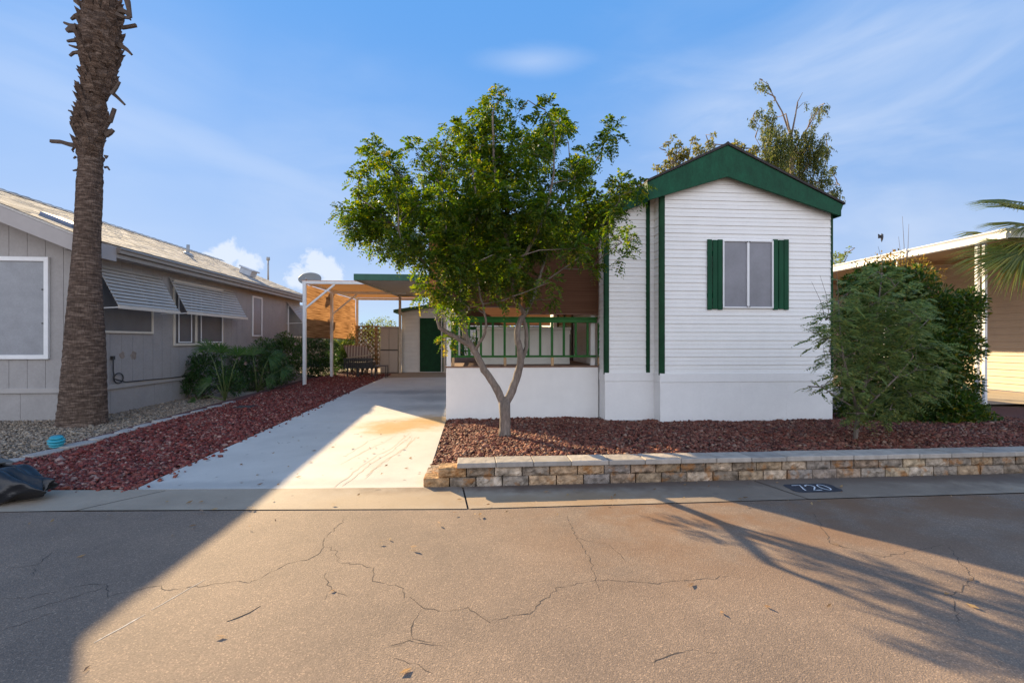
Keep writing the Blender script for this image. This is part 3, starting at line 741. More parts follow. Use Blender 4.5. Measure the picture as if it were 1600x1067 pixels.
# white panelled deck box on the porch
p0, p1 = gy(746,510,YD+.65), gy(891,572,YD+.65)
box = thing('storage_box', ((p0.x+p1.x)/2, YD+.9, zd+.012), 'long white panelled storage box standing on the porch behind the railing', 'storage box')
mb = MB(); zt = gy(800,511,YD+.65).z
bx0, bx1, by0, by1 = p0.x, p1.x, YD+.65, YD+1.25
mb.box(bx0+.02,bx1-.02,by0+.02,by1-.02,zd+.013,zt-.05)
mb.box(bx0,bx1,by0,by1,zt-.14,zt-.06)
k = 9
for i in range(k+1):
    xx = bx0+.03+(bx1-bx0-.06)*i/k; mb.box(xx-.018,xx+.018,by0+.006,by0+.021,zd+.1,zt-.14)
mb.box(bx0+.01,bx1-.01,by0+.004,by0+.02,zd+.013,zd+.1)
mb.build('body', M('resin_white', (.66,.64,.58), .5, .03, 4.), box, bevel=.004)
mb = MB(); mb.box(bx0-.015,bx1+.015,by0-.02,by1+.02,zt-.055,zt); mb.build('lid', M('resin_lid', (.70,.68,.62), .5, .03, 4.), box, bevel=.008)

# ---------------------------------------------------------------- white shed at the head of the drive
sp = gg(628,582); SY = sp.y
shed = thing('garden_shed', (sp.x+1.5, SY, G(SY)), 'small white sided shed with a green door at the end of the driveway', 'shed')
sx0, sx1 = sp.x, sp.x+4.2; zsl = gy(620,487,SY).z
za = gy(617,486,SY); zb2 = gy(690,475,SY); ss = (zb2.z-za.z)/(zb2.x-za.x)
mb = MB(); ztop = lambda x: za.z-.1+ss*(x-za.x)
siding(mb, (0,SY,0), (1,0,0), (0,-1,0), G(SY), ztop(sx1), sx0, sx1, pitch=.16, ul=lambda z: sx0 if z <= ztop(sx0) else sx0+(z-ztop(sx0))/ss)
siding(mb, (sx0,0,0), (0,1,0), (-1,0,0), G(SY), ztop(sx0), SY, SY+2.5, pitch=.16)
mb.quad((sx1,SY,G(SY)),(sx1,SY+2.5,G(SY)),(sx1,SY+2.5,ztop(sx1)),(sx1,SY,ztop(sx1)))
mb.build('wall', M('shed_white', (.66,.64,.60), .5, .04, 4.), shed)
mb = MB(); a = Vector((sx0-.25, SY-.25, ztop(sx0)-ss*.25+.02)); b = Vector((sx1+.1, SY-.25, ztop(sx1)+.02))
mb.prism([a+Vector((0,0,.06)), b+Vector((0,0,.06)), b+Vector((0,0,.12)), a+Vector((0,0,.12))], (0,3.0,0)); mb.build('roof', shingle_dark, shed)
mb = MB(); mb.prism([a, b, b+Vector((0,0,.11)), a+Vector((0,0,.11))], (0,-.03,0)); mb.box(a.x-.03,a.x,SY-.28,SY+2.7,a.z,a.z+.11)
mb.build('fascia', M('shed_fascia', (.03,.12,.05), .5, .15, 5.), shed)
d0, d1 = gy(656,497,SY-.03), gy(689,580,SY-.03)
mb = MB(); mb.box(d0.x,d1.x,SY-.045,SY-.014,G(SY)+.03,d0.z); door = mb.build('door', green_dark, shed, bevel=.004)
mb = MB(); e1 = gy(691,500,SY-.03).x; mb.box(d1.x+.004,e1,SY-.05,SY-.014,G(SY)+.01,d0.z+.02); mb.box(d0.x-.02,e1+.9,SY-.06,SY-.014,G(SY)-.02,G(SY)+.028); mb.build('door_post', M('trim_white', (.7,.69,.66), .5), shed)
mb = MB(); mb.box(e1+.004,e1+.85,SY-.045,SY-.014,G(SY)+.03,d0.z); d2 = mb.build('door', green_dark, shed, bevel=.004)
kp = gy(693,544,SY-.06); mb = MB(); mb.lathe((kp.x,SY-.045,kp.z), [(.018,0),(.018,.03),(.034,.04),(.034,.07),(.015,.085)], 12, (0,-1,0)); mb.build('handle', white_metal, d2)

# tan resin cabinet
cb = gg(594,583.5); cY = cb.y; c0, c1 = gy(594,511,cY), gy(621.5,583,cY)
cab = thing('storage_cabinet', ((c0.x+c1.x)/2, cY, G(cY)), 'tall beige two door cabinet standing beside the white shed', 'cabinet')
mb = MB(); mb.box(c0.x,c1.x,cY+.03,cY+.55,G(cY)+.02,c0.z-.03); mb.build('body', M('cabinet_dark', (.10,.09,.08), .6), cab)
zm = gy(608,547,cY).z; xm = (c0.x+c1.x)/2; beige = M('cabinet_beige', (.43,.37,.31), .55, .04, 4.)
for (x0, x1) in ((c0.x+.004,xm-.006),(xm+.006,c1.x-.004)):
    for (z0, z1) in ((G(cY)+.04,zm-.025),(zm+.025,c0.z-.03)):
        mb = MB(); mb.box(x0,x1,cY,cY+.03,z0,z1); mb.build('door', beige, cab, bevel=.008)
mb = MB(); mb.box(c0.x-.02,c1.x+.02,cY-.02,cY+.57,c0.z-.03,c0.z+.02); mb.build('top', beige, cab, bevel=.01)

# ---------------------------------------------------------------- carport and patio cover
q = gy(553,438,11.3); P3 = gg(625,583); zt3 = gy(625,464,P3.y).z
cp = thing('carport', (-1.5, 13.5, G(13.5)), 'flat carport roof with green front edge and white posts over the driveway', 'carport')
cf = (q.x, 11.3, q.z); cbk = (P3.x-.12, P3.y+.1, zt3+.03); cxr = px0-.05
gt = gy(553,428,11.3).z-q.z
def roofsheet(mb, A, B, xr, th=.05):
    # A front-left, B back-left; right edge at xr; V-ribs run across
    k = 46; P = []
    for i in range(k+1):
        f = i/k; y = A[1]+(B[1]-A[1])*f; z = A[2]+(B[2]-A[2])*f + (.022 if i % 2 else 0); xl = A[0]+(B[0]-A[0])*f
        P += [(xl,y,z),(xr,y,z),(xl,y,z+th),(xr,y,z+th)]
    f = []
    for i in range(k):
        a = 4*i; b = a+4; f += [(a,b,b+1,a+1),(a+2,a+3,b+3,b+2),(a,a+2,b+2,b),(a+1,b+1,b+3,a+3)]
    mb.add(P, f)
mb = MB(); roofsheet(mb, (cf[0]+.03,cf[1]+.03,cf[2]+.05), (cbk[0]+.03,cbk[1],cbk[2]+.05), cxr); mb.build('roof_panel', beige_metal, cp)
mb = MB(); mb.box(cf[0],cxr,11.27,11.31,cf[2],cf[2]+gt); mb.build('fascia', bpy.data.materials['fascia_green'], cp, bevel=.004)
mb = MB(); mb.prism([(cf[0],11.31,cf[2]),(cbk[0],cbk[1]+.05,cbk[2]),(cbk[0],cbk[1]+.05,cbk[2]+gt),(cf[0],11.31,cf[2]+gt)], (.03,0,0))
mb.box(cbk[0],cxr,cbk[1]+.05,cbk[1]+.09,cbk[2],cbk[2]+gt); mb.build('gutter', M('gutter_tan', (.40,.33,.25), .5), cp)
mb = MB(); mb.box(P3.x-.045,P3.x+.045,P3.y-.045,P3.y+.045,G(P3.y),zt3+.05); mb.build('post', M('post_tan', (.5,.43,.34), .5), cp, bevel=.006)
x = cxr-.15; mb = MB(); mb.box(x-.045,x+.045,P3.y-.045,P3.y+.045,G(P3.y),zt3+.05); mb.build('post', bpy.data.materials['post_tan'], cp, bevel=.006)

PA, PB = gg(476,602), gg(525,589); XP = PA.x; zA = gy(476,441,PA.y).z; zB = gy(524.5,457,PB.y).z
YP3 = 730*abs(XP)/abs(741-562)*1.0; zC = gy(562,467,YP3).z
pc = thing('patio_cover', (XP, (PA.y+YP3)/2, G(PA.y)), 'white framed patio cover with wood coloured underside left of the carport', 'patio cover')
xr = cf[0]-.02+.25
orange_wood = woven('reed_ceiling', (.36,.165,.055), (.50,.25,.09), .35, 40, 1)
mb = MB(); mb.quad((XP-.1,PA.y-.05,zA+.05),(xr,PA.y-.05,zA+.05),(xr+.25,YP3,zC+.05),(XP-.1,YP3,zC+.05)); mb.build('reed_roof', orange_wood, pc)
for (y, z) in ((PA.y,zA),(PB.y,zB),(YP3,zC)):
    mb = MB(); mb.box(XP-.06,xr+.2,y-.035,y+.035,z-.05,z+.04); mb.build('beam', white_metal, pc, bevel=.004)
mb = MB(); mb.bar((XP,PA.y,zA),(XP,YP3,zC),.06,.07); mb.build('side_beam', white_metal, pc)
for (y, z) in ((PA.y,zA),(PB.y,zB),(YP3,zC)):
    mb = MB(); mb.box(XP-.045,XP+.045,y-.045,y+.045,G(y)-.02,z-.05); mb.build('post', white_metal, pc, bevel=.006)
for (y, z) in ((PA.y,zA),(PB.y,zB)):
    mb = MB(); mb.bar((XP+.03,y,z-.75),(XP+.85,y,z-.06),.05,.05); mb.build('brace', white_metal, pc)
reed = woven('reed_shade', (.16,.075,.03), (.56,.31,.14), .5, 42)
zb0 = gy(484,527.5,PA.y+.4).z; zb1 = gy(557,530,YP3).z
bl = thing('reed_blind', (XP-.07, (PA.y+YP3)/2, zA), 'long amber reed blind glowing in the sun on the patio side', 'blind')
mb = MB(); k = 24; P = []
for i in range(k+1):
    f = i/k; y = PA.y+.08+(YP3-PA.y-.08)*f
    for j in range(7):
        g_ = j/6; P.append((XP-.07+.03*math.sin(i*.8)*(1-g_)+.015*math.sin(i*2.1+j), y, (zb0+(zb1-zb0)*f)*(1-g_)+(zA-.04+(zC-zA)*f)*g_+.02*math.sin(i*1.1)*(j==0)))
mb.add(P, [(i*7+j,(i+1)*7+j,(i+1)*7+j+1,i*7+j+1) for i in range(k) for j in range(6)], True); mb.build('cloth', reed, bl)
mb = MB(); mb.bar((XP-.07,PA.y+.1,zb0),(XP-.07,YP3,zb1),.025,.025); mb.build('hem_bar', M('hem_dark', (.1,.06,.03), .6), bl)

# lattice screen with vines, wood post
lt = gg(590,583); lY = lt.y+.2
lat = thing('lattice_screen', (gy(574,560,lY).x, lY, G(lY)), 'brown wood lattice screen with a square post behind the patio seat', 'lattice')
lx0, lx1 = gy(556,560,lY).x, gy(593,560,lY).x; lz0, lz1 = G(lY)+.1, gy(575,511,lY).z
mb = MB(); k = 9; hgt = lz1-lz0; wd = lx1-lx0
i = -hgt
while i < wd:
    for sgn in (1,-1):
        a = max(0, -i); b = min(hgt, wd-i)
        if b > a:
            if sgn == 1: mb.bar((lx0+i+a,lY,lz0+a),(lx0+i+b,lY,lz0+b),.035,.008,(0,1,0))
            else: mb.bar((lx1-i-a,lY+.012,lz0+a),(lx1-i-b,lY+.012,lz0+b),.035,.008,(0,1,0))
    i += .16
mb.build('slats', wood, lat)
for p in (558,588):
    x = gy(p,560,lY).x; mb = MB(); mb.box(x-.05,x+.05,lY-.06,lY-.01,G(lY),lz1+.05); mb.build('post', wood, lat, bevel=.004)
mb = MB(); mb.box(lx0,lx1,lY-.03,lY+.03,lz1,lz1+.05); mb.build('top_rail', wood, lat)
mb = MB()
fy = 26.; 
for i in range(44):
    x = -11+i*.3; mb.box(x,x+.285,fy+.01*(i%2),fy+.03,G(fy)-.1,G(fy)+1.75)
mb.box(-11,2,fy+.03,fy+.07,G(fy)+.4,G(fy)+.5); mb.box(-11,2,fy+.03,fy+.07,G(fy)+1.3,G(fy)+1.4)
tag(mb.build('board_fence', M('fence_tan', (.33,.25,.18), .8, .15, 8., .1, 30, stretch=(1,1,.2))), 'tan upright board fence across the back of the lot', 'fence')

# patio seat with striped cushion, and a small table
bp_ = gg(566,588); BYs = bp_.y
seat = thing('patio_loveseat', (bp_.x-.15, BYs, G(BYs)), 'black framed patio loveseat with a striped back cushion under the patio cover', 'patio seat')
s0, s1 = gy(541,570,BYs).x, gy(586,570,BYs).x; zz = G(BYs)
fr = M('seat_black', (.018,.016,.015), .5, .2, 20.)
mb = MB()
for x in (s0+.12,s0+.45,s1-.5,s1-.05):
    for y in (BYs-.3,BYs+.35): mb.box(x-.018,x+.018,y-.018,y+.018,zz,zz+.34)
mb.box(s0,s1,BYs-.34,BYs+.4,zz+.30,zz+.36)
mb.build('frame', fr, seat)
mb = MB()
for i in range(15):
    x = s0+.03+(s1-s0-.06)*i/14; mb.box(x-.022,x+.022,BYs-.36,BYs-.33,zz+.36,zz+.62-.05*(i%2)*0)
mb.box(s0,s1,BYs-.37,BYs-.32,zz+.60,zz+.65); mb.build('wicker_side', fr, seat)
mb = MB(); mb.box(s0+.04,s1-.04,BYs-.31,BYs+.36,zz+.365,zz+.50); mb.build('seat_cushion', M('cushion_brown', (.10,.075,.055), .9, .2, 9.), seat, bevel=.03)
def stripes(name, a, b, sc_):
    m, nt, N, L = newmat(name); out = N.new('ShaderNodeOutputMaterial'); bs = N.new('ShaderNodeBsdfPrincipled'); L.new(bs.outputs[0], out.inputs[0])
    tc = N.new('ShaderNodeTexCoord'); wv = N.new('ShaderNodeTexWave'); wv.bands_direction = 'X'; wv.inputs['Scale'].default_value = sc_
    wv.inputs['Distortion'].default_value = .3
    L.new(tc.outputs['Object'], wv.inputs[0]); r = N.new('ShaderNodeValToRGB'); r.color_ramp.interpolation = 'CONSTANT'; e = r.color_ramp.elements
    e[0].color = (*a,1); e[1].position = .5; e[1].color = (*b,1); L.new(wv.outputs[0], r.inputs[0]); L.new(r.outputs[0], bs.inputs['Base Color']); bs.inputs['Roughness'].default_value = .9
    return m
mb = MB(); c_ = Vector((s0+.42, BYs-.02, zz+.82)); mb.obox(c_, (.40,0,-.0), (.0,.06,.03), (-.13,.04,.27)); mb.build('back_cushion', stripes('cushion_stripe', (.36,.30,.25), (.18,.12,.10), 3.2), seat, bevel=.04)
mb = MB(); mb.bar((s1-.9,BYs-.3,zz+.66),(s1+.02,BYs-.34,zz+.78),.07,.04); mb.build('arm', M('arm_wood', (.35,.27,.18), .6), seat)
tp = gg(596,590.5); mb = MB()
tab = thing('side_table', (tp.x, tp.y, G(tp.y)), 'small low dark metal side table beside the patio seat', 'side table')
mb.box(tp.x-.2,tp.x+.2,tp.y-.2,tp.y+.2,G(tp.y)+.40,G(tp.y)+.43); mb.build('tabletop', M('table_slate', (.10,.09,.085), .5), tab, bevel=.004)
for i in (-1,1):
    for j in (-1,1):
        mb = MB(); mb.box(tp.x+i*.18-.012,tp.x+i*.18+.012,tp.y+j*.18-.012,tp.y+j*.18+.012,G(tp.y),G(tp.y)+.40); mb.build('leg', fr, tab)
# ---------------------------------------------------------------- grey neighbour house at left
XW, YF, YBK = -7.0, 8.95, 19.3
gh = thing('grey_house', (XW-3.3, YF, 0), 'long taupe house with shingle roof and slatted metal awnings at the left', 'house')
XE = XW+.30
ze = gx(160,381,XE).z; xr_ = XW-3.3; pit = .41; zrg = ze+pit*(XE-xr_); XO = 2*xr_-XW
ztrim = gx(169,605,XW).z
mb = MB()
# grooved vertical siding: boards with thin gaps
def boards(mb, a, b, z0, zt, nrm, w=.30, gap=.007):
    a, b = Vector(a), Vector(b); d = b-a; l = d.length; d.normalize(); nn = Vector(nrm); x = 0
    while x < l-.01:
        x1 = min(l, x+w-gap); p, q = a+d*x, a+d*x1
        f = zt if callable(zt) else (lambda s: zt)
        P = [p+Vector((0,0,z0)), q+Vector((0,0,z0)), q+Vector((0,0,f(x1))), p+Vector((0,0,f(x)))]
        mb.prism(P, nn*.02); x += w
gab = lambda s: zrg-.03-pit*abs((XO+s)-xr_)-.0
mb.prism([(XO,YF,0),(XW,YF,0),(XW,YF,ze-.15+pit*.1),(xr_,YF,zrg-.12),(XO,YF,ze-.15+pit*.1)], (0,.05,0))
mb.box(XW-.06,XW-.001,YF+.05,YBK,0,ze-.03); mb.box(XO,XO+.06,YF+.05,YBK,0,ze-.03); mb.box(XO+.06,XW-.06,YBK-.05,YBK,0,ze-.03)
mb.box(XW-2.2,XW-.06,YF+2.5,YF+2.55,0,ze-.05)
boards(mb, (XO,YF-.001,0), (XW+.02,YF-.001,0), ztrim, lambda s: gab(s)-.10, (0,-1,0))
boards(mb, (XW+.001,YF,0), (XW+.001,YBK,0), ztrim, ze-.02, (1,0,0))
boards(mb, (XO,YF-.001,0), (XW+.015,YF-.001,0), -.1, ztrim-.0, (0,-.75,0), .62, .006)
boards(mb, (XW+.001,YF,0), (XW+.001,YBK,0), -.1, ztrim-.0, (.75,0,0), .62, .006)
mb.build('wall', taupe, gh)
mb = MB(); mb.box(XO,XW+.045,YF-.05,YF-.021,ztrim-.04,ztrim+.05); mb.box(XW+.0212,XW+.05,YF-.05,YBK,ztrim-.04,ztrim+.05)
mb.build('band_trim', taupe_light, gh, bevel=.004)
# roof: rows of separate shingles on the near slope, plain deck on the far one
YO = YF-.42
sh = MI('shingles', [(.24,.23,.215),(.44,.42,.39),(.35,.335,.31),(.50,.475,.44),(.29,.275,.255),(.45,.43,.40)], .95, noise=.15, nscale=30)
mb = MB(); th_ = Vector((0,0,.03))
mb.prism([(XE,YO,ze),(xr_,YO,zrg),(xr_,YO,zrg+.04),(XE,YO,ze+.04)], (0,YBK+.3-YO,0))
mb.prism([(xr_,YO,zrg),(2*xr_-XE,YO,ze),(2*xr_-XE,YO,ze+.04),(xr_,YO,zrg+.04)], (0,YBK+.3-YO,0))
dn = Vector((1,0,-pit)).normalized(); up_ = Vector((pit,0,1)).normalized(); top = Vector((xr_,0,zrg+.045)); sl_len = (XE+.03-xr_)*math.sqrt(1+pit*pit)
rows = 27; ex = sl_len/rows
for r_ in range(rows):
    y = YO-.01-(r_%2)*.15
    while y < YBK+.3:
        w_ = random.choice((.28,.30,.33)); y0, y1 = max(YO-.01,y), min(YBK+.3, y+w_-.006)
        if y1 > y0+.02:
            lift = .006+.006*random.random(); a = top+dn*(r_*ex); b = top+dn*((r_+1)*ex+.01*random.random())
            A, B = a+up_*.002, b+up_*lift
            mb.add([A+Vector((0,y0,0)),B+Vector((0,y0,0)),B+Vector((0,y1,0)),A+Vector((0,y1,0)),b+Vector((0,y0,0)),b+Vector((0,y1,0))],[(0,1,2,3),(1,4,5,2)])
        y += w_
for i in range(40):
    y = YO+i*.285; mb.add([(xr_-.16,y,zrg-.01),(xr_,y,zrg+.085),(xr_+.16,y,zrg-.005),(xr_+.16,y+.3,zrg+.01),(xr_,y+.3,zrg+.105),(xr_-.16,y+.3,zrg)],[(0,1,4,5),(1,2,3,4)])
grf = mb.build('roof', sh, gh)
mb = MB()
fw_ = .27
mb.prism([(XE,YO+.03,ze-.005),(xr_,YO+.03,zrg-.005),(xr_,YO+.03,zrg-fw_),(XE,YO+.03,ze-fw_)], (0,-.035,0))
mb.prism([(xr_,YO+.03,zrg-.005),(2*xr_-XE,YO+.03,ze-.005),(2*xr_-XE,YO+.03,ze-fw_),(xr_,YO+.03,zrg-fw_)], (0,-.035,0))
mb.box(XE+.002,XE+.03,YO-.005,YO+.75,ze-fw_,ze-.002)
mb.quad((XE,YO+.03,ze-.2),(xr_,YO+.03,zrg-.2),(xr_,YF-.02,zrg-.2),(XE,YF-.02,ze-.2))
mb.quad((XE,YO+.03,ze-.19),(XE,YBK+.2,ze-.19),(XW,YBK+.2,ze-.19),(XW,YO+.03,ze-.19))
mb.build('fascia', M('fascia_taupe', (.36,.33,.315), .6, .05, 4.), gh)
mb = MB(); g0 = YO+.752
mb.prism([(XE+.002,g0,ze-.01),(XE+.10,g0,ze-.0),(XE+.115,g0,ze-.03),(XE+.09,g0,ze-.06),(XE+.085,g0,ze-.11),(XE+.002,g0,ze-.12)], (0,YBK+.25-g0,0)); mb.box(XE+.003,XE+.03,g0,YBK+.25,ze-.2,ze-.121)
mb.build('gutter', M('gutter_bronze', (.27,.235,.20), .45, .06, 4.), gh)
# windows
def side_window(y0, y1, z0, z1, glass, fr, fw=.05, mull=(), parent=gh, trimw=0):
    x = XW+.022; mb = MB()
    mb.box(x,x+.035,y0,y0+fw,z0,z1); mb.box(x,x+.035,y1-fw,y1,z0,z1); mb.box(x,x+.033,y0+fw,y1-fw,z1-fw,z1); mb.box(x,x+.033,y0+fw,y1-fw,z0,z0+fw)
    for m_ in mull: mb.box(x,x+.032,m_-.04,m_+.04,z0+fw,z1-fw)
    o = mb.build('window', fr, parent, bevel=.003)
    mb = MB(); mb.box(x+.004,x+.014,y0+fw*.6,y1-fw*.6,z0+fw*.6,z1-fw*.6); mb.build('screen', glass, o); return o
a, b = gy(77,402,YF-.04), gy(77,561,YF-.04)
wg = window('window', gh, a.x-1.55, a.x, b.z, a.z, YF-.022, white_metal, M('screen_front', (.235,.245,.265), .3, .10, 5., 0, 40, var2=.06), .075, (), .045)
for zz in (.35,.68): mb = MB(); mb.box(a.x-.10,a.x-.075,YF-.075,YF-.067,b.z+(a.z-b.z)*zz-.012,b.z+(a.z-b.z)*zz+.012); mb.build('screen_clip', dark_metal, wg)
u = lambda px_, py_: gx(px_, py_, XW+.05)
y0, y1 = 9.25, u(240,500).y
side_window(y0, y1, u(200,521).z, u(255,434).z-.12, screen_dark, cream, .045)
y0, y1 = u(272,500).y, u(349,500).y
zb2_ = u(300,540).z; mm = u(307,500).y
wd_ = side_window(y0, y1, zb2_, u(350,446).z-.12, screen_dark, cream, .055, (mm,))
for (q0, q1) in ((u(278,500).y, u(299,500).y),(u(313,500).y, u(347,500).y)):
    mb = MB(); x = XW+.058; z0, z1 = zb2_+.07, zb2_+1.3
    for (c, d) in ((q0,q0+.03),(q1-.03,q1)): mb.box(x,x+.012,c,d,z0,z1)
    mb.box(x,x+.011,q0+.03,q1-.03,z0,z0+.03); mb.build('sash', white_metal, wd_)
side_window(u(395,490).y, u(410,490).y, u(402,526).z, u(400,463).z, screen, white_metal, .05)
side_window(u(449,490).y+.1, u(449,490).y+1.7, u(402,526).z, u(449,472).z-.1, screen_dark, white_metal, .05)
# slatted awnings on arms
def awning(y0, y1, zt, zb, out, n=11):
    x0 = XW+.03; mb = MB(); x1 = XW+out
    for i in range(n):
        f0, f1 = i/n, (i+1)/n
        xa, xb = x0+(x1-x0)*f0, x0+(x1-x0)*f1+.008; z_a, z_b = zt+(zb-zt)*f0, zt+(zb-zt)*f1-.004
        xq, zq = xa+(xb-xa)*.60, z_a+(z_b-z_a)*.60
        mb.prism([(xa,y0,z_a),(xq,y0,zq),(xq-.004,y0,zq-.004),(xa-.004,y0,z_a-.004)], (0,y1-y0,0))
        mb.prism([(xq,y0,zq),(xq-.012,y0,zq-.014),(xq-.016,y0,zq-.012),(xq-.004,y0,zq)], (0,y1-y0,0))
    for yy in (y0+.05, (y0+y1)/2, y1-.05): mb.bar((x0-.012,yy,zt-.012),(x1-.012,yy,zb-.012),.02,.012)
    o = mb.build('awning', awning_metal, gh)
    mb = MB(); mb.box(x1,x1+.022,y0-.01,y1+.01,zb-.055,zb+.012); mb.build('valance', M('awning_edge', (.58,.53,.46), .45, .05), o, bevel=.003)
    for y in (y0, y1): mb = MB(); mb.bar((x0,y,zb-.05),(x1,y,zb-.03),.018); mb.build('arm', white_metal, o)
    return o
xo = .42
zt1, zb1_ = u(255,434).z, gx(280,487,XW+xo).z
awning(9.2, gx(280,487,XW+xo).y, zt1, zb1_, xo)
y_a = gx(276,462,XW+xo/2).y
awning(y_a+.03, gx(386,495,XW+xo).y, u(300,441).z, gx(330,491,XW+xo).z, xo)
awning(u(449,472).y, u(449,472).y+1.9, u(449,472).z, gx(470,503,XW+.6).z, .6)
# conduit with a loop, and a cable stapled along the band
p = gx(177,562,XW+.06); q = gx(178,590,XW+.06)
mb = MB(); pts = [p, p+Vector((0,0,-.22)), q+Vector((0,0,.05))]
for i in range(15):
    a_ = math.pi*1.0+i/14*math.pi*2; pts.append(q+Vector((0, .12+.12*math.cos(a_), -.02+.10*math.sin(a_))))
pts += [q+Vector((0,.30,-.11)), gx(270,590,XW+.06), gx(300,586,XW+.06)]
mb.tube(pts, .011, 6); mb.box(XW+.03,XW+.075,p.y-.03,p.y+.03,p.z,p.z+.07); mb.build('hose', M('hose_dark', (.035,.032,.03), .6), gh)
rpm = M('rust_patch', (.25,.20,.165), .8, .2, 20.)
for (px_, py_, w_) in ((191,555,.07),(209,555,.09)):
    c = gx(px_,py_,XW+.0235); 
    P = [(c.x, c.y+w_*(.7+.5*random.random())*math.cos(i*.45), c.z+w_*(.8+.5*random.random())*math.sin(i*.45)) for i in range(14)]; mb = MB(); mb.add(P, [tuple(range(14))]); mb.build('rust_patch', rpm, gh)
# roof fittings
def on_roof(px_, py_):
    best = None
    d = Vector(ray(px_, py_)); o = Vector((0,0,EYE)); nrm = Vector((pit,0,1)); p0 = Vector((XE,0,ze+.06))
    t = (p0-o).dot(nrm)/d.dot(nrm); return o+d*t
p = on_roof(104,349); mb = MB(); mb.obox(p+up_*.02, dn*.30, (0,.24,0), up_*.03); mb.build('skylight', M('skylight_blue', (.20,.24,.33), .7, .1, spec=.1), grf, bevel=.01)
p = on_roof(294,398); mb = MB(); mb.tube([p-up_*.05,p+Vector((0,0,.30))],.045,10); mb.lathe(p+up_*.0,[(.16,0),(.13,.03),(.06,.07)],12,up_); mb.build('vent_pipe', grey_metal, grf)
p = on_roof(386,430); mb = MB(); mb.obox(p+up_*.10, dn*.20, (0,.20,0), up_*.10); mb.obox(p+up_*.22, dn*.25, (0,.25,0), up_*.025); mb.build('roof_vent', M('galvanised', (.42,.45,.5), .3, .1, metal=.4), grf, bevel=.01)
p = on_roof(419,432); tz = (gx(419,406,p.x).z); mb = MB(); mb.tube([p-Vector((0,0,.2)),Vector((p.x,p.y,tz))],.04,10); mb.tube([(p.x,p.y,tz-.02),(p.x,p.y,tz+.12)],.08,10); mb.build('flue', grey_metal, grf)

# satellite dish on a mast by the end of the grey house
dpos = gy(485,437,18.6)
dish = thing('satellite_dish', (dpos.x, dpos.y, G(18.6)), 'grey oval satellite dish on a mast above the hedge and patio cover', 'satellite dish')
mb = MB(); prof = [(0.001,0),(.15,.008),(.30,.034),(.42,.07),(.435,.075),(.42,.082),(.30,.046),(.15,.02),(0.001,.012)]
axd = Vector((.0,-.93,.36)).normalized(); mb.lathe(dpos, prof, 28, axd, (1.0,.62)); mb.build('reflector', M('dish_grey', (.20,.21,.21), .5, .04, 4.), dish)
mb = MB(); mb.tube([(dpos.x,dpos.y+.12,G(18.6)-.05),(dpos.x,dpos.y+.12,dpos.z-.1),(dpos.x,dpos.y+.02,dpos.z)],.03,8); mb.build('mast', grey_metal, dish)
mb = MB(); e_ = dpos+axd*.5-Vector((0,0,.22)); mb.tube([dpos-Vector((0,0,.25)), e_],.012,6); mb.lathe(e_,[(.03,-.05),(.04,0),(.03,.06)],10,axd); mb.build('receiver', grey_metal, dish)

# ---------------------------------------------------------------- edging stones, ornament, bag, drain
est = M('edging_stone', (.33,.295,.265), .85, .15, 6., .2, 30, var2=.1)
ypos = [4.98+.03, 5.42, 5.86, 6.30, 6.75, 7.2, 7.66, 8.12, 8.6, 9.1, 9.62, 10.15, 10.7]
fx = ['nearest the gutter beside the black bag', 'second from the gutter, behind the folded tarp', 'third from the gutter, before the turquoise ornament', 'right beside the turquoise ornament', 'just past the turquoise ornament', 'two past the turquoise ornament', 'in front of the palm trunk', 'beside the right foot of the palm trunk', 'just past the palm trunk', 'two past the palm trunk', 'near the first fan palm leaves', 'at the edge of the hedge', 'last one, tucked under the hedge']
for i, y in enumerate(ypos):
    x = edge_x(y)+.0; dx = (edge_x(y+.2)-edge_x(y-.2))/.4
    d = Vector((dx,1,0)).normalized(); e = Vector((-d.y,d.x,0)); l = .185+.02*random.random(); w_ = .095+.02*random.random(); mb = MB()
    rot = random.uniform(-.24,.20); d2_ = d*math.cos(rot)+e*math.sin(rot); e2 = Vector((-d2_.y,d2_.x,0))
    P = []
    for (s, t) in ((-1,-.8),(-.6,-1),(.55,-1.05),(1,-.7),(1.02,.65),(.7,1),(-.65,.98),(-1.03,.7)):
        P.append(Vector((x,y,0))+d2_*l*s*(1+random.uniform(-.06,.06))+e2*w_*t)
    z = G(y)*.75
    mb.prism([q+Vector((0,0,z-.02)) for q in P], (0,0,.058+.008*random.random()))
    o = mb.build('edging_stone', est, None, bevel=.008)
    tag(o, 'flat grey edging stone between the gravels, '+fx[i], 'edging stone', 'flat edging stones between the gravels')
tz = gz(88,694,.10); mb = MB()
orn = thing('garden_ornament', (tz.x, tz.y, .03), 'small turquoise ribbed ornament on a short stake in the gravel', 'garden ornament')
teal = M('teal_glaze', (.03,.30,.38), .35, .15, 8.)
for i, (h, r_) in enumerate(((.075,.075),(.11,.092),(.145,.095),(.178,.075))):
    mb = MB(); mb.lathe((tz.x,tz.y,h+.01), [(.02,-.012),(r_*.8,-.014),(r_,0),(r_*.8,.016),(.02,.02)], 20, (.12,-.16,1)); mb.build('disc', teal, orn)
mb = MB(); mb.tube([(tz.x,tz.y,-.03),(tz.x,tz.y,.09)],.03,8); mb.build('stake', M('stake_teal', (.02,.12,.16), .5), orn)
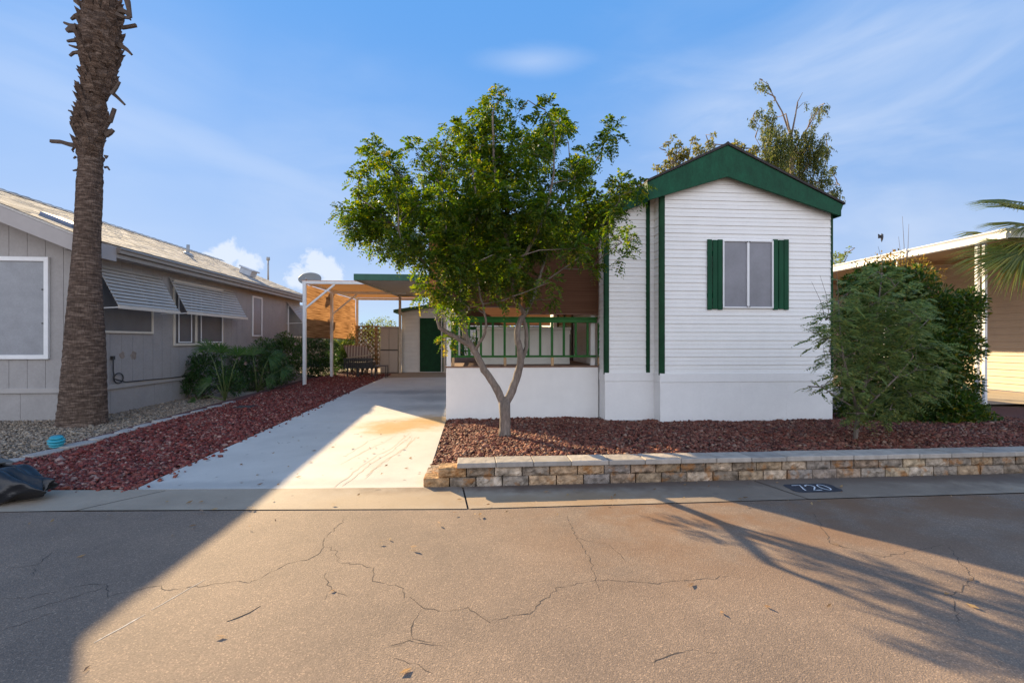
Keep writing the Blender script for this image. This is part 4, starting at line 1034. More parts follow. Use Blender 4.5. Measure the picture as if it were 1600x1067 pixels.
# black bag with a folded grey tarp on it
bagm = M('black_plastic', (.012,.012,.014), .3, .3, 6., .6, 14, spec=.5)
bc = gz(2,766,.10)-Vector((.05,0,0))
mb = MB(); nu, nv = 64, 28; P = []
rb = random.Random(3); ph = [rb.uniform(0,6.28) for _ in range(12)]
for j in range(nv+1):
    v = math.pi*j/nv
    for i in range(nu):
        a = 2*math.pi*i/nu
        wr = 1+.05*math.sin(5*a+ph[0]+2*v)+.04*math.sin(9*a+ph[1]-3*v)+.035*math.sin(13*a+7*v+ph[2])+.02*math.sin(23*a+ph[3]-5*v)
        r_ = math.sin(v)**.6*wr
        x = .66*r_*math.cos(a); y = .29*r_*math.sin(a); z = .165*math.cos(v)*(1+.14*math.sin(3*a+ph[4])+.10*math.sin(7*a+ph[5])+.05*math.sin(15*a+3*v))
        tail = max(0, x-.30)/.36
        z = z*(1-.55*tail)+.05*tail*math.sin(7*a+ph[6]); y *= 1-.35*tail; x += .10*tail
        if z < -.10: z = -.10
        P.append((bc.x-.26+x, bc.y+.02+y-.05*x, .125+z+(.06*math.exp(-((x-.38)/.07)**2) if z > 0 else 0)))
mb.add(P, [(j*nu+i,j*nu+(i+1)%nu,(j+1)*nu+(i+1)%nu,(j+1)*nu+i) for j in range(nv) for i in range(nu)], True)
tag(mb.build('plastic_bag', bagm, None, subd=1), 'shiny black plastic bag slumped at the gutter edge far left', 'bag')
tarpm = M('tarp_grey', (.10,.098,.088), .6, .25, 5., .25, 30)
mb = MB(); n_, m_ = 40, 8; rows_t = []
# one long sheet folded over itself three times
for i in range(n_+1):
    s_ = i/n_; row = []
    lay = s_*3.0; k = int(min(2, lay)); f = lay-k; f = f if k % 2 == 0 else 1-f
    for j in range(m_+1):
        t = j/m_
        x = bc.x-.95+.93*f+.03*math.sin(t*4+k)+.05*k*(t-.5); y = bc.y-.13+.30*t+.02*math.sin(f*6+k)
        z = .285+.034*k-.16*max(0,f-.74)**1.1+.022*math.sin(f*5+k*1.3+t*2)-.05*(1-t)**2+.012*math.sin(f*19+t*6+k*2)
        P0 = (x, y, z); row.append(P0)
    rows_t += row
mb.add(rows_t, [(i*(m_+1)+j,(i+1)*(m_+1)+j,(i+1)*(m_+1)+j+1,i*(m_+1)+j+1) for i in range(n_) for j in range(m_)], True)
to = mb.build('folded_tarp', tarpm); sm_ = to.modifiers.new('t','SOLIDIFY'); sm_.thickness = .016
sm_ = to.modifiers.new('s','SUBSURF'); sm_.levels = 1; sm_.render_levels = 1
tag(to, 'folded grey tarp lying on top of the black bag', 'tarp')
dp = gg(383,637); mb = MB()
for i in range(6): mb.box(dp.x-.14,dp.x+.14,dp.y-.15+i*.05,dp.y-.12+i*.05,dp.z+.015,dp.z+.032)
mb.box(dp.x-.16,dp.x-.14,dp.y-.17,dp.y+.17,dp.z,dp.z+.035); mb.box(dp.x+.14,dp.x+.16,dp.y-.17,dp.y+.17,dp.z,dp.z+.035)
tag(mb.build('drain_grate', dark_metal), 'small black drain grate set in the red gravel', 'drain')

# ---------------------------------------------------------------- block retaining wall
rw = thing('retaining_wall', (4, 4.75, 0), 'low two course stone block wall with grey caps along the gutter', 'wall')
blk = MI('wall_block', [(.20,.155,.115),(.35,.24,.14),(.27,.22,.175),(.46,.37,.28),(.38,.22,.10),(.24,.205,.18),(.42,.32,.21),(.30,.20,.12)], .9, noise=.6, nscale=13, bump=1.0, tint=(.34,.15,.045))
capm = MI('wall_cap', [(.31,.275,.24),(.39,.345,.30),(.35,.305,.26),(.28,.255,.23)], .85, noise=.18, nscale=9, bump=.4)
WX1 = 10.5
def rough_block(mb, x0, x1, y0, y1, z0, z1, amp=.010):
    # split face: front grid pushed in and out
    nx, nz = 7, 4; P = []; F = []
    for j in range(nz+1):
        for i in range(nx+1):
            e = (i in (0,nx)) or (j in (0,nz))
            P.append((x0+(x1-x0)*i/nx+(0 if i in (0,nx) else random.gauss(0,.004)), y0+(.016 if e else random.uniform(-amp,amp*.7)), z0+(z1-z0)*j/nz+(0 if j in (0,nz) else random.gauss(0,.003))))
    for j in range(nz):
        for i in range(nx): F.append((j*(nx+1)+i,j*(nx+1)+i+1,(j+1)*(nx+1)+i+1,(j+1)*(nx+1)+i))
    o = len(P); P += [(x0,y1,z0),(x1,y1,z0),(x1,y1,z1),(x0,y1,z1)]
    bl_, br, tr_, tl = 0, nx, nz*(nx+1)+nx, nz*(nx+1)
    F += [tuple([o+3]+[nz*(nx+1)+i for i in range(nx+1)]+[o+2]), tuple([o+0]+[j*(nx+1) for j in range(nz,-1,-1)][::-1]+[o+3])[::-1], tuple([o+1]+[j*(nx+1)+nx for j in range(nz+1)]+[o+2]), (o,o+3,o+2,o+1)]
    mb.add(P, F)
def course(name, xs, y0, dep, z0, z1):
    mb = MB(); x = xs
    while x < WX1:
        l = random.uniform(.26,.285); rough_block(mb, x+.005, x+l-.006, y0+random.uniform(-.004,.006), y0+dep, z0, z1-.004); x += l
    return mb
yw = 4.665
xb0 = gz(660,765,0).x; h0, h1, h2 = .098, .195, .245
mb = course('x', xb0, yw, .2, -.03, h0)
for i, (a, b) in enumerate(((4.88,5.10),(5.11,5.33))): mb.box(xb0+.01+.01*i, xb0+.21, a, b, -.03, .085-.04*i+G(b))
mb.build('block_course', blk, rw)
mb = course('x', xb0+.145, yw+.012, .2, h0, h1); mb.build('block_course', blk, rw)
mb = MB(); x = xb0+.335; first = True
while x < WX1:
    l = random.uniform(.365,.39); dy = random.uniform(-.005,.005); mb.box(x+.002,x+l-.003,yw-.018+dy,yw+.235+dy,h1,h2+random.uniform(-.002,.003)); x += l
mb.build('cap_course', capm, rw, bevel=.006)
mb = MB(); mb.box(xb0+.15,WX1,yw+.2,yw+.23,-.03,h1-.02); mb.build('backfill_face', soil, rw)

# painted house number on the gutter
q0, q1 = gz(1222,763,.02), gz(1312,768,.02); hx0, hx1, hy0, hy1 = 3.06, 3.56, 4.22, 4.47
zn = .0165
mb = MB(); P = []
for i in range(40):
    a = 2*math.pi*i/40; ca, sa = math.cos(a), math.sin(a)
    P.append(((hx0+hx1)/2+(hx1-hx0)/2*math.copysign(abs(ca)**.35,ca)*(1+random.uniform(-.03,.03)), (hy0+hy1)/2+(hy1-hy0)/2*math.copysign(abs(sa)**.35,sa)*(1+random.uniform(-.04,.04)), 0))
gzf = lambda y: .006+.010*(y-4.06)/.58+.0025
mb.add([(x,y,gzf(y)) for x,y,_ in P], [tuple(range(40))])
num = mb.build('house_number', M('patch_black', (.028,.03,.04), .7, .3, 12.))
tag(num, 'black painted patch on the gutter with white stencilled number 720', 'house number')
mb = MB()
def stroke(pts, x0, y0, sx, sy, wd=.0135):
    Q = [Vector((x0+a*sx, y0+b*sy, 0)) for a,b in pts]; m = len(Q); vs = []
    for i in range(m):
        d = Q[min(i+1,m-1)]-Q[max(i-1,0)]; nn = Vector((-d.y,d.x,0)).normalized()*wd/2
        for s in (1,-1):
            c = Q[i]+nn*s; vs.append((c.x,c.y,gzf(c.y)+.003))
    mb.add(vs, [(2*i,2*i+1,2*i+3,2*i+2) for i in range(m-1)])
hh, ww_ = .15, .085; yb_ = hy0+.05
x_ = hx0+.085; stroke([(0,1),(.5,1),(1,1),(.8,.65),(.55,.3),(.45,0)], x_, yb_, ww_, hh)
x_ += .12; stroke([(0,.75),(.15,.95),(.5,1.02),(.85,.93),(.97,.72),(.8,.5),(.4,.25),(.03,.0),(.5,0),(1,0)], x_, yb_, ww_, hh)
x_ += .12; stroke([(.5+.48*math.sin(t*math.pi/8), .5+.52*math.cos(t*math.pi/8)) for t in range(17)], x_, yb_, ww_, hh)
mb.build('digits', M('digit_white', (.66,.67,.68), .7, .15, 30.), num)

# ---------------------------------------------------------------- right neighbour's carport
XA = 10.9
fa, fb = gx(1575,357,XA), gx(1308,417,XA); Yn, Yfar = fa.y, 22.0
zft = fa.z; zfb = gx(1571,374,XA).z
XWN = 14.4; zwall = zfb+.30
nb = thing('neighbour_carport', (XA+1.8, Yn+3, .10), 'tan sided home with a white edged carport roof and white scroll posts at right', 'carport')
sid_t = M('siding_tan', (.46,.36,.26), .55, .05, 3., .02, 40)
mb = MB(); siding(mb, (XWN,0,0), (0,1,0), (-1,0,0), .12, zwall, 7.5, Yfar, pitch=.19, lip=.024)
siding(mb, (0,Yfar,0), (1,0,0), (0,-1,0), .12, zfb+.42, XA-1.2, XWN, pitch=.19, lip=.014)
mb.quad((XWN+.02,7.5,0),(XWN+4,7.5,0),(XWN+4,7.5,zwall),(XWN+.02,7.5,zwall)); mb.build('wall', sid_t, nb)
mb = MB(); n_ = 64
for i in range(n_):
    y0 = Yn+.03+(Yfar-Yn-.03)*i/n_; y1 = Yn+.03+(Yfar-Yn-.03)*(i+1)/n_; ym = y0+(y1-y0)*.75
    mb.quad((XA,y0,zfb+.06),(XWN,y0,zfb+.26),(XWN,ym,zfb+.26),(XA,ym,zfb+.06)); mb.quad((XA,ym,zfb+.06),(XWN,ym,zfb+.26),(XWN,ym,zfb+.29),(XA,ym,zfb+.09)); mb.quad((XA,ym,zfb+.09),(XWN,ym,zfb+.29),(XWN,y1,zfb+.29),(XA,y1,zfb+.09)); mb.quad((XA,y1,zfb+.09),(XWN,y1,zfb+.29),(XWN,y1,zfb+.26),(XA,y1,zfb+.06))
mb.build('roof_panel', M('soffit_tan', (.42,.30,.19), .5, .08, 4.), nb)
mb = MB(); P = [(XA,Yn,zfb),(XA-.05,Yn,zfb+.02),(XA-.05,Yn,zft-.1),(XA-.02,Yn,zft-.06),(XA-.06,Yn,zft-.02),(XA-.06,Yn,zft),(XA,Yn,zft)]
mb.prism(P, (0,Yfar-Yn,0)); mb.box(XA,XWN+.3,Yn-.05,Yn,zfb+.02,zft); 
for i in range(5):
    y = Yn+2.2+i*2.6; mb.prism([(XA-.075,y,zfb+.03),(XA-.062,y,zfb+.03),(XA-.062,y,zft+.01),(XA-.075,y,zft+.01)], (0,.08,0))
mb.build('fascia', white_metal, nb)
bb = M('beam_brown', (.30,.19,.11), .6)
for q in (3.2, 8): mb = MB(); mb.bar((XA+.1,Yn+q,zfb-.03),(XWN,Yn+q,zfb+.16),.07,.12); mb.build('beam', bb, nb)
pw = gx(1529,500,XA+.06); pw2 = gx(1538,500,XA+.06)
ya, yb2_ = gx(1538.5,500,XA+.06).y, gx(1527,500,XA+.06).y
def scroll_post(y0, y1):
    mb = MB()
    for y in (y0, y1): mb.box(XA+.03,XA+.09,y-.032,y+.032,.09,zfb+.06)
    o = mb.build('post', white_metal, nb, bevel=.004)
    mb = MB(); yc = (y0+y1)/2; hw = abs(y1-y0)/2-.03
    for zc in (zfb-.5,zfb-1.25,zfb-2.0,zfb-2.8):
        for sg in (1,-1):
            pts = []
            for i in range(19):
                t = i/18; a = t*math.pi*1.75; r_ = hw*(.95-.55*t)
                pts.append((XA+.06, yc+sg*r_*math.cos(a)*.9, zc+sg*(.15-r_*math.sin(a))))
            mb = MB(); mb.tube(pts, .011, 6); mb.build('scroll', white_metal, o)
        mb = MB(); mb.tube([(XA+.06,y0,zc),(XA+.06,y1,zc)],.010,6); mb.build('cross_bar', white_metal, o)
scroll_post(ya, yb2_)
y0 = gx(1402,400,XA+.06).y; scroll_post(y0, y0+.35)
mb = MB(); c = gg(1590,668); mb.box(c.x-.1,c.x+1.6,c.y-.1,c.y+.2,G(c.y)-.02,G(c.y)+.08); tag(mb.build('edging_block', M('brick_edging', (.30,.17,.11), .85, .2, 8., .2, 30), None, bevel=.012), 'long low edging block at the far right end of the bed', 'edging block')
# ================================================================ plants
def unit(a): return a/np.maximum(1e-9, np.linalg.norm(a, axis=-1, keepdims=True))
def leaves(name, P, D, Nn, Ls, Ws, mat, parent, fold=.25):
    """one folded four point leaf per row: base P, direction D, face normal Nn"""
    n = len(P); D = unit(D); S = unit(np.cross(D, Nn)); U = unit(np.cross(S, D))
    Ls = np.asarray(Ls).reshape(-1,1); Ws = np.asarray(Ws).reshape(-1,1)
    m = P+D*Ls*.45
    V = np.stack([P, m+S*Ws*.5+U*Ws*fold, P+D*Ls, m-S*Ws*.5+U*Ws*fold], 1).reshape(-1,3)
    i = (np.arange(n)*4)[:,None]
    F = np.concatenate([i+np.array([[0,1,2]]), i+np.array([[0,2,3]])], 1).reshape(-1,3)
    return np_mesh(name, V, F, mat, parent)
def rand_dirs(n): return unit(RNG.normal(size=(n,3)))
def pinnate(centers, radii, counts, rach=(.10,.18), pairs=6, L=.036, W=.015, up=.15, droop=.35, spread=1.0, bip=False):
    """compound leaves: rachis from inside each clump outwards with paired leaflets"""
    C = np.repeat(np.asarray(centers), counts, 0); Rr = np.repeat(np.asarray(radii), counts)[:,None]
    n = len(C); d = rand_dirs(n); r = RNG.random((n,1))**.45
    B = C+d*Rr*r*spread*.8
    D = unit(d*.9+RNG.normal(size=(n,3))*.5+np.array([0,0,up])); Nn = unit(RNG.normal(size=(n,3))*.45+np.array([0,0,1.]))
    Lr = RNG.uniform(*rach, n)[:,None]
    Sd = unit(np.cross(D,Nn))
    Ps, Ds, Ns, Ll, Lw = [], [], [], [], []
    for k in range(pairs):
        t = (k+1.2)/(pairs+.6)
        b = B+D*Lr*t-np.array([0,0,1.])*Lr*droop*t*t
        taper = .65+.5*math.sin(math.pi*min(1,t*.9+.05))
        for s in (1,-1):
            dd = unit(D*.55+Sd*s+RNG.normal(size=(n,3))*.16-np.array([0,0,droop*.5]))
            Ps.append(b); Ds.append(dd); Ns.append(Nn+RNG.normal(size=(n,3))*.25)
            f = taper*RNG.uniform(.75,1.2,n); Ll.append(L*f); Lw.append(W*f)
    return tuple(np.concatenate(x) for x in (Ps, Ds, Ns, Ll, Lw))
def connect(skel, targets, jitter=.06):
    """twigs: each clump hangs from the nearest wood already grown; returns polylines"""
    nodes = [Vector(p) for p in skel]; out = []
    T = [Vector(t) for t in targets]; c0 = nodes[0]
    T.sort(key=lambda t: min((t-n).length for n in nodes))
    for t in T:
        best = min(nodes, key=lambda n: (t-n).length*1.0+max(0, n.z-t.z)*1.2)
        mid = best.lerp(t, .5)+Vector((random.gauss(0,jitter),random.gauss(0,jitter),random.gauss(0,jitter)+.03))
        q1 = best.lerp(mid,.5)+Vector((random.gauss(0,jitter*.3),random.gauss(0,jitter*.3),0)); out.append([best, q1, mid, t]); nodes += [mid, t]
    return out

# ---- front tree: two leaning limbs, a stub of pruned wood, airy pinnate crown
TY = 6.38
def tp_(x, y, dy=0.): return gy(x, y, TY+dy)
bark = M('smooth_bark', (.125,.095,.075), .9, .3, 5., .9, 22, stretch=(1,1,.35), var2=.3, col2=(.20,.165,.14))
b0 = tp_(788,687)
tree = thing('front_tree', (b0.x, b0.y, bedz(b0.x,b0.y)), 'leafy tree with a forked bare trunk in front of the porch', 'tree')
mb = MB()
def limb(pts, r0, r1, n=12):
    Q = [tp_(*p) for p in pts]
    # smooth
    S = []
    for i in range(len(Q)-1):
        a, b = Q[max(i-1,0)], Q[i]; c, d = Q[i+1], Q[min(i+2,len(Q)-1)]
        for k in range(4):
            t = k/4; S.append(.5*((2*b)+(c-a)*t+(2*a-5*b+4*c-d)*t*t+(3*b-a-3*c+d)*t**3))
    S.append(Q[-1]); m = len(S); rr = [r0+(r1-r0)*(i/(m-1))**.8 for i in range(m)]
    mb.tube([q+Vector((random.gauss(0,.004),random.gauss(0,.004),0)) for q in S], [r*(1+random.uniform(-.05,.05)) for r in rr], n, True, .05); return S
sk = []
trunk = [(788,694,0),(789,672,0),(789,650,0),(788,625,0)]
Q = [tp_(*p) for p in trunk]; mb.tube(Q, [.105,.078,.072,.080], 14, True, .04)
LA = limb([(787,632,0),(776,607,.0),(757,578,-.03),(741,548,-.06),(728,525,-.08),(724,490,-.04),(722,455,.05),(716,410,.15),(700,350,.25),(690,290,.3)], .062, .016)
LB = limb([(790,632,0),(803,602,.03),(813,570,.05),(812,545,.06),(808,525,.06),(812,502,.08),(818,490,.1),(806,470,.0),(800,440,-.15),(795,390,-.25),(780,320,-.3),(772,250,-.3),(770,180,-.3)], .062, .012)
LC = limb([(818,494,.1),(828,476,.18),(838,450,.35),(850,410,.5),(870,350,.6),(905,290,.65),(945,230,.6)], .034, .010)
LB2 = limb([(812,568,.06),(822,542,.12),(822,515,.16),(816,496,.12)], .036, .028, 10)
LS = limb([(738,543,-.06),(722,533,-.14),(702,521,-.2),(688,512,-.24),(684,500,-.25)], .034, .024)
mb.lathe(tp_(684,498,-.25), [(.02,-.03),(.034,0),(.03,.03),(.012,.05)], 8)
for q in ((678,491),(690,489),(682,486)): limb([(684,499,-.25),(q[0],q[1],-.27)], .012, .005, 6)
LT = limb([(741,549,-.06),(750,535,-.15),(757,522,-.2),(760,508,-.25),(757,490,-.3),(750,460,-.35),(745,430,-.4)], .022, .010)
LD = limb([(724,492,-.04),(700,460,-.1),(670,420,-.2),(630,370,-.3),(590,330,-.35),(560,310,-.3)], .030, .008)
LE = limb([(722,455,.05),(735,410,-.1),(745,350,-.3),(742,290,-.5),(735,235,-.5)], .026, .008)
LF = limb([(800,440,-.15),(820,400,-.35),(850,340,-.55),(865,270,-.6),(865,200,-.55)], .026, .008)
LG = limb([(838,450,.35),(880,420,.4),(925,390,.3),(975,370,.15)], .013, .004)
sk = LA[10:]+LB[12:]+LC[6:]+LT[6:]+LD[4:]+LE[4:]+LF[4:]+LG[4:]
CL = [(776,154,18),(759,180,22),(710,199,18),(725,206,16),(807,180,18),(852,172,20),(875,195,22),(856,217,26),(957,206,20),(942,229,18),(916,244,20),(894,266,24),
 (747,221,28),(725,232,24),(792,221,24),(837,244,28),(650,236,18),(680,232,11),(581,251,22),(612,259,20),(620,277,24),(669,270,20),(676,289,22),(710,262,26),(740,270,28),(777,262,26),
 (819,270,28),(860,289,28),(897,281,22),(560,285,17),(590,307,26),(627,307,26),(537,330,14),(556,352,22),(586,345,26),(620,349,30),(586,379,20),(624,390,24),(657,360,32),(702,345,34),
 (744,345,34),(792,330,34),(837,345,34),(882,330,30),(924,315,26),(961,300,22),(993,298,16),(1000,290,9),(950,330,22),(920,352,26),(942,375,20),(985,364,14),(972,379,13),(975,404,9),
 (924,420,15),(894,390,22),(807,382,36),(762,390,36),(710,390,36),(661,409,22),(710,427,26),(680,446,20),(665,457,17),(708,462,22),(740,442,24),(732,485,14),(785,470,14),
 (822,439,26),(862,440,18),(792,420,32),(862,468,9),(708,505,8),(697,528,9),(704,480,12),(690,470,14),(770,200,20),(744,310,30),(690,315,30),(820,310,30),(770,300,30),(655,320,26),(840,375,32),(735,415,30),(770,440,24),(600,360,20),(640,385,22)]
cc, rr_ = [], []
ctr = tp_(770,330)
for (x, y, r) in CL:
    for rep in range(2 if r > 20 else 1):
        ex = math.sqrt(max(.05, 1-((x-770)/270)**2-((y-335)/230)**2))
        dy = random.uniform(-1,1)*1.25*ex
        jx, jy = (0,0) if rep == 0 else (random.gauss(0,r*.5), random.gauss(0,r*.5))
        if y > 450: dy = max(-.5, min(.45, dy))
        if x > 935: dy = max(-.6, min(.6, dy))
        p = tp_(x+jx, y+jy, dy); cc.append(p); rr_.append(r/118.*(TY+dy)/TY)
wood_lines = connect(sk, cc, .05)
for ln in wood_lines:
    k = (ln[-1]-ln[0]).length; mb.tube(ln, [min(.014,.006+.008*k), .008, .006, .003], 5, False)
mb.build('trunk', bark, tree)
leaf_tree = MI('tree_leaf', [(.018,.046,.006),(.034,.074,.008),(.052,.098,.010),(.028,.066,.009),(.075,.115,.011),(.12,.135,.012),(.042,.084,.009)], .5, .5, spec=.4)
cnt = [max(10, int(82*(r/.24)**2*(.85 if c.z < 2.2 else 1))) for r, c in zip(rr_, cc)]
A = pinnate(cc, [r*.84 for r in rr_], cnt, (.11,.20), 6, .050, .025, .1, .4, 1.05)
leaves('crown', *A, leaf_tree, tree)
# a few yellowing sprays
yl = [p for p in cc if random.random() < .16]; A = pinnate([p+Vector((random.gauss(0,.08),random.gauss(0,.08),random.gauss(0,.08))) for p in yl], [.12]*len(yl), [5]*len(yl), (.09,.15), 6, .042, .019)
leaves('yellow_leaves', *A, MI('leaf_yellow', [(.20,.20,.02),(.28,.22,.02),(.14,.17,.02)], .5, .4), tree)

# ---- tall palm at the left: flared ringed trunk, old frond boots, crown above
pb = gy(127,600,8.5)
palm = thing('palm_tree', (pb.x, 8.5, .02), 'tall palm trunk with flared base and ragged boots before the grey house', 'palm tree')
prof = [(678,66,188),(670,76,180),(662,83,174),(652,86,172),(630,89,171),(600,92,170),(560,96,169),(520,99,167),(470,104,163),(430,108,161),(400,111,160),(360,114,160),(320,116,162),(280,118,163),(255,119,164),(235,117,164),(210,116,168),(185,118,172),(165,121,170),(150,122,168),(130,124,180),(105,123,186),(85,119,192),(60,119,196),(35,122,192),(10,127,190),(-25,128,188),(-70,130,186),(-150,134,182),(-230,138,178)]
mb = MB(); nseg = 40; rings = []
dep = 8.5
def pal(px_, py_): return gy(px_, py_, dep)
fine_prof = []
for (a, b) in zip(prof, prof[1:]):
    k = max(1, int((a[0]-b[0])/4))
    for i in range(k):
        t = i/k; fine_prof.append(tuple(a[q]+(b[q]-a[q])*t for q in range(3)))
fine_prof.append(prof[-1])
P = []; rows_ = len(fine_prof)
rj = random.Random(5); lump = [[rj.gauss(0,1) for _ in range(nseg)] for _ in range(rows_)]
for j, (y, l, r_) in enumerate(fine_prof):
    a, b = pal(l, y), pal(r_, y); c = (a+b)/2; rad = (b-a).length/2*(.77 if y > 300 else .70+.07*max(0,(y-240)/60))
    rough = .008+(.075 if y < 250 else (.03 if y < 300 else .0))
    ringm = 1+.012*math.sin(j*1.9)+.006*rj.random()
    for i in range(nseg):
        t = 2*math.pi*i/nseg
        q = rad*(ringm+rough*lump[j][i]+.012*math.sin(3*t+1)+.01*math.sin(7*t))
        P.append((c.x+q*math.cos(t), c.y+q*.95*math.sin(t), c.z))
mb.add(P, [(j*nseg+i,j*nseg+(i+1)%nseg,(j+1)*nseg+(i+1)%nseg,(j+1)*nseg+i) for j in range(rows_-1) for i in range(nseg)]+[tuple((rows_-1)*nseg+i for i in range(nseg))], True)
def palm_bark():
    m, nt, N, L = newmat('palm_bark'); out = N.new('ShaderNodeOutputMaterial'); b = N.new('ShaderNodeBsdfPrincipled'); L.new(b.outputs[0], out.inputs[0])
    tc = N.new('ShaderNodeTexCoord')
    def nz(s, st, d=5):
        mp = N.new('ShaderNodeMapping'); mp.inputs['Scale'].default_value = st; n = N.new('ShaderNodeTexNoise'); n.inputs['Scale'].default_value = s; n.inputs['Detail'].default_value = d
        L.new(tc.outputs['Object'], mp.inputs[0]); L.new(mp.outputs[0], n.inputs[0]); return n.outputs[0]
    r = N.new('ShaderNodeValToRGB'); e = r.color_ramp.elements; e[0].position = .3; e[0].color = (.060,.042,.033,1); e[1].position = .72; e[1].color = (.23,.168,.13,1)
    x = e.new(.5); x.color = (.11,.076,.058,1)
    f1 = nz(7, (1,1,5), 8); f2 = nz(34, (1.6,1.6,.4), 4)
    mx = N.new('ShaderNodeMix'); mx.data_type = 'RGBA'; mx.blend_type = 'OVERLAY'; mx.inputs[0].default_value = .7
    L.new(f1, r.inputs[0]); L.new(r.outputs[0], mx.inputs[6]); L.new(f2, mx.inputs[7])
    L.new(mx.outputs[2], b.inputs['Base Color']); b.inputs['Roughness'].default_value = .95; b.inputs['Specular IOR Level'].default_value = .1
    ad = N.new('ShaderNodeMath'); ad.operation = 'ADD'; L.new(nz(8,(1,1,7),6), ad.inputs[0]); L.new(f2, ad.inputs[1])
    bp = N.new('ShaderNodeBump'); bp.inputs['Strength'].default_value = .8; bp.inputs['Distance'].default_value = .03; L.new(ad.outputs[0], bp.inputs['Height']); L.new(bp.outputs[0], b.inputs['Normal'])
    return m
pbk = palm_bark(); trunk_mb = mb
boot = M('palm_boot', (.085,.060,.045), .9, .3, 15., .2, 40)
def stub(pts, w0, w1, dy=0., par=palm):
    mb = MB(); Q = [gy(x, y, dep+dy) for x, y in pts]
    m = len(Q); vs = []
    for i in range(m):
        d = (Q[min(i+1,m-1)]-Q[max(i-1,0)]).normalized(); s = d.cross(Vector((0,1,0))).normalized(); w_ = (w0+(w1-w0)*i/(m-1))/2; t = w_*.55+.006
        vs += [Q[i]+s*w_+Vector((0,-t,0)), Q[i]+s*w_+Vector((0,t,0)), Q[i]-s*w_+Vector((0,t,0)), Q[i]-s*w_+Vector((0,-t,0))]
    fs = [(4*i+k,4*i+(k+1)%4,4*i+4+(k+1)%4,4*i+4+k) for i in range(m-1) for k in range(4)]+[(0,3,2,1),tuple(4*(m-1)+k for k in range(4))]
    mb.add(vs, fs); mb.build('frond_boot', boot, par)
for pts, a, b in [([(120,228),(108,226),(95,222),(79,221)],.07,.05),([(176,146),(184,153),(195,164)],.06,.03),([(174,148),(182,137),(187,128)],.05,.03),
  ([(190,44),(203,42),(213,40)],.05,.05),([(186,70),(197,77),(206,86)],.09,.03),([(186,16),(198,20),(204,32)],.10,.02),([(182,22),(192,27),(203,29)],.06,.03),([(190,-14),(199,2),(204,28)],.11,.04),
  ([(126,24),(118,26),(111,31)],.08,.03),([(121,46),(110,46),(104,49)],.12,.05),([(121,42),(110,40),(100,36)],.06,.03),([(124,82),(115,83),(109,88)],.05,.03),([(120,63),(112,64),(105,65)],.05,.03),([(121,75),(114,73),(108,71)],.04,.02),
  ([(124,148),(119,140),(118,130),(123,129)],.03,.02),([(117,178),(112,175),(107,173)],.05,.02),([(118,192),(113,188),(112,182)],.04,.02),([(118,205),(112,194),(110,190)],.05,.02),([(164,190),(172,190),(179,170)],.07,.05),([(165,212),(172,208),(177,203)],.07,.05),
  ([(163,262),(168,261),(171,266)],.03,.02),([(163,244),(168,244),(165,248)],.03,.02),([(119,245),(115,248)],.03,.015),([(120,266),(114,267)],.03,.015),([(118,228),(113,235),(115,238)],.03,.015),([(128,8),(120,3),(118,-6)],.10,.06),([(127,2),(128,12),(132,14)],.05,.05)]:
    stub(pts, a, b, random.uniform(-.15,.1))
boots = []
for i in range(120):       # boots wrapped round the upper trunk
    y = random.uniform(0,245)
    l, r_ = np.interp(y, [p[0] for p in prof[::-1]], [p[1] for p in prof[::-1]]), np.interp(y, [p[0] for p in prof[::-1]], [p[2] for p in prof[::-1]])
    a, b = pal(l,y), pal(r_,y); c = (a+b)/2; rad = (b-a).length/2*.70; t = random.uniform(math.pi, 2*math.pi) if i%3 else random.uniform(0,math.pi)
    o = Vector((math.cos(t), math.sin(t), 0)); s = Vector((-o.y,o.x,0)); p = c+o*rad*.93; w_ = random.uniform(.04,.08); h = random.uniform(.12,.30)
    boots.append((p,o,s,w_,h))
mb = trunk_mb
for (p,o,s,w_,h) in boots:
    mb.add([p-s*w_-Vector((0,0,h*.4)), p+s*w_-Vector((0,0,h*.4)), p+s*w_*.4+o*.085+Vector((0,0,h*.5)), p-s*w_*.4+o*.10+Vector((0,0,h*.62)), p-o*.06+Vector((0,0,h*.3))], [(0,1,2,3),(0,3,4),(1,4,2),(2,4,3)])
mb.build('trunk', pbk, palm)
# fan leaf: pleated blades round a hub
def fan(mb, hub, d, up, rad, nb=26, arc=2.7, droop=.3, wid=None, tipdroop=.35):
    hub, d, up = Vector(hub), Vector(d).normalized(), Vector(up); s = d.cross(up).normalized(); n = s.cross(d).normalized()
    wid = wid or rad*arc/nb*.46
    for i in range(nb):
        a = -arc/2+arc*(i+.5)/nb+random.gauss(0,.02); r_ = rad*(.78+.22*math.cos(a*.9))*random.uniform(.92,1.05)
        e = d*math.cos(a)+s*math.sin(a); q = n.cross(e).normalized()
        pts = []
        for t in (0,.45,.75,1):
            pts.append(hub+e*r_*t-Vector((0,0,1))*(droop*rad*t*t*.5+ (tipdroop*rad*(t-.5)**2 if t > .5 else 0))+n*.01*math.sin(i*2.1))
        w_ = [wid*.25, wid, wid*.62, 0.002]
        vs = []
        for p_, w1 in zip(pts, w_): vs += [p_-q*w1/2, p_+n*w1*.28, p_+q*w1/2]
        fs = []
        for k in range(3): fs += [(3*k,3*k+1,3*k+4,3*k+3),(3*k+1,3*k+2,3*k+5,3*k+4)]
        mb.add(vs, fs)
fan_mat = MI('fan_leaf', [(.07,.11,.025),(.10,.135,.028),(.14,.155,.034),(.08,.115,.03)], .45, .5, spec=.5)
fan_dry = MI('fan_dry', [(.22,.15,.05),(.30,.21,.08),(.17,.12,.04),(.14,.13,.04)], .6, .3)
mb = MB(); ptop = pal(158,-230)
crown_top = ptop+Vector((0,0,.25)); stem = MB()
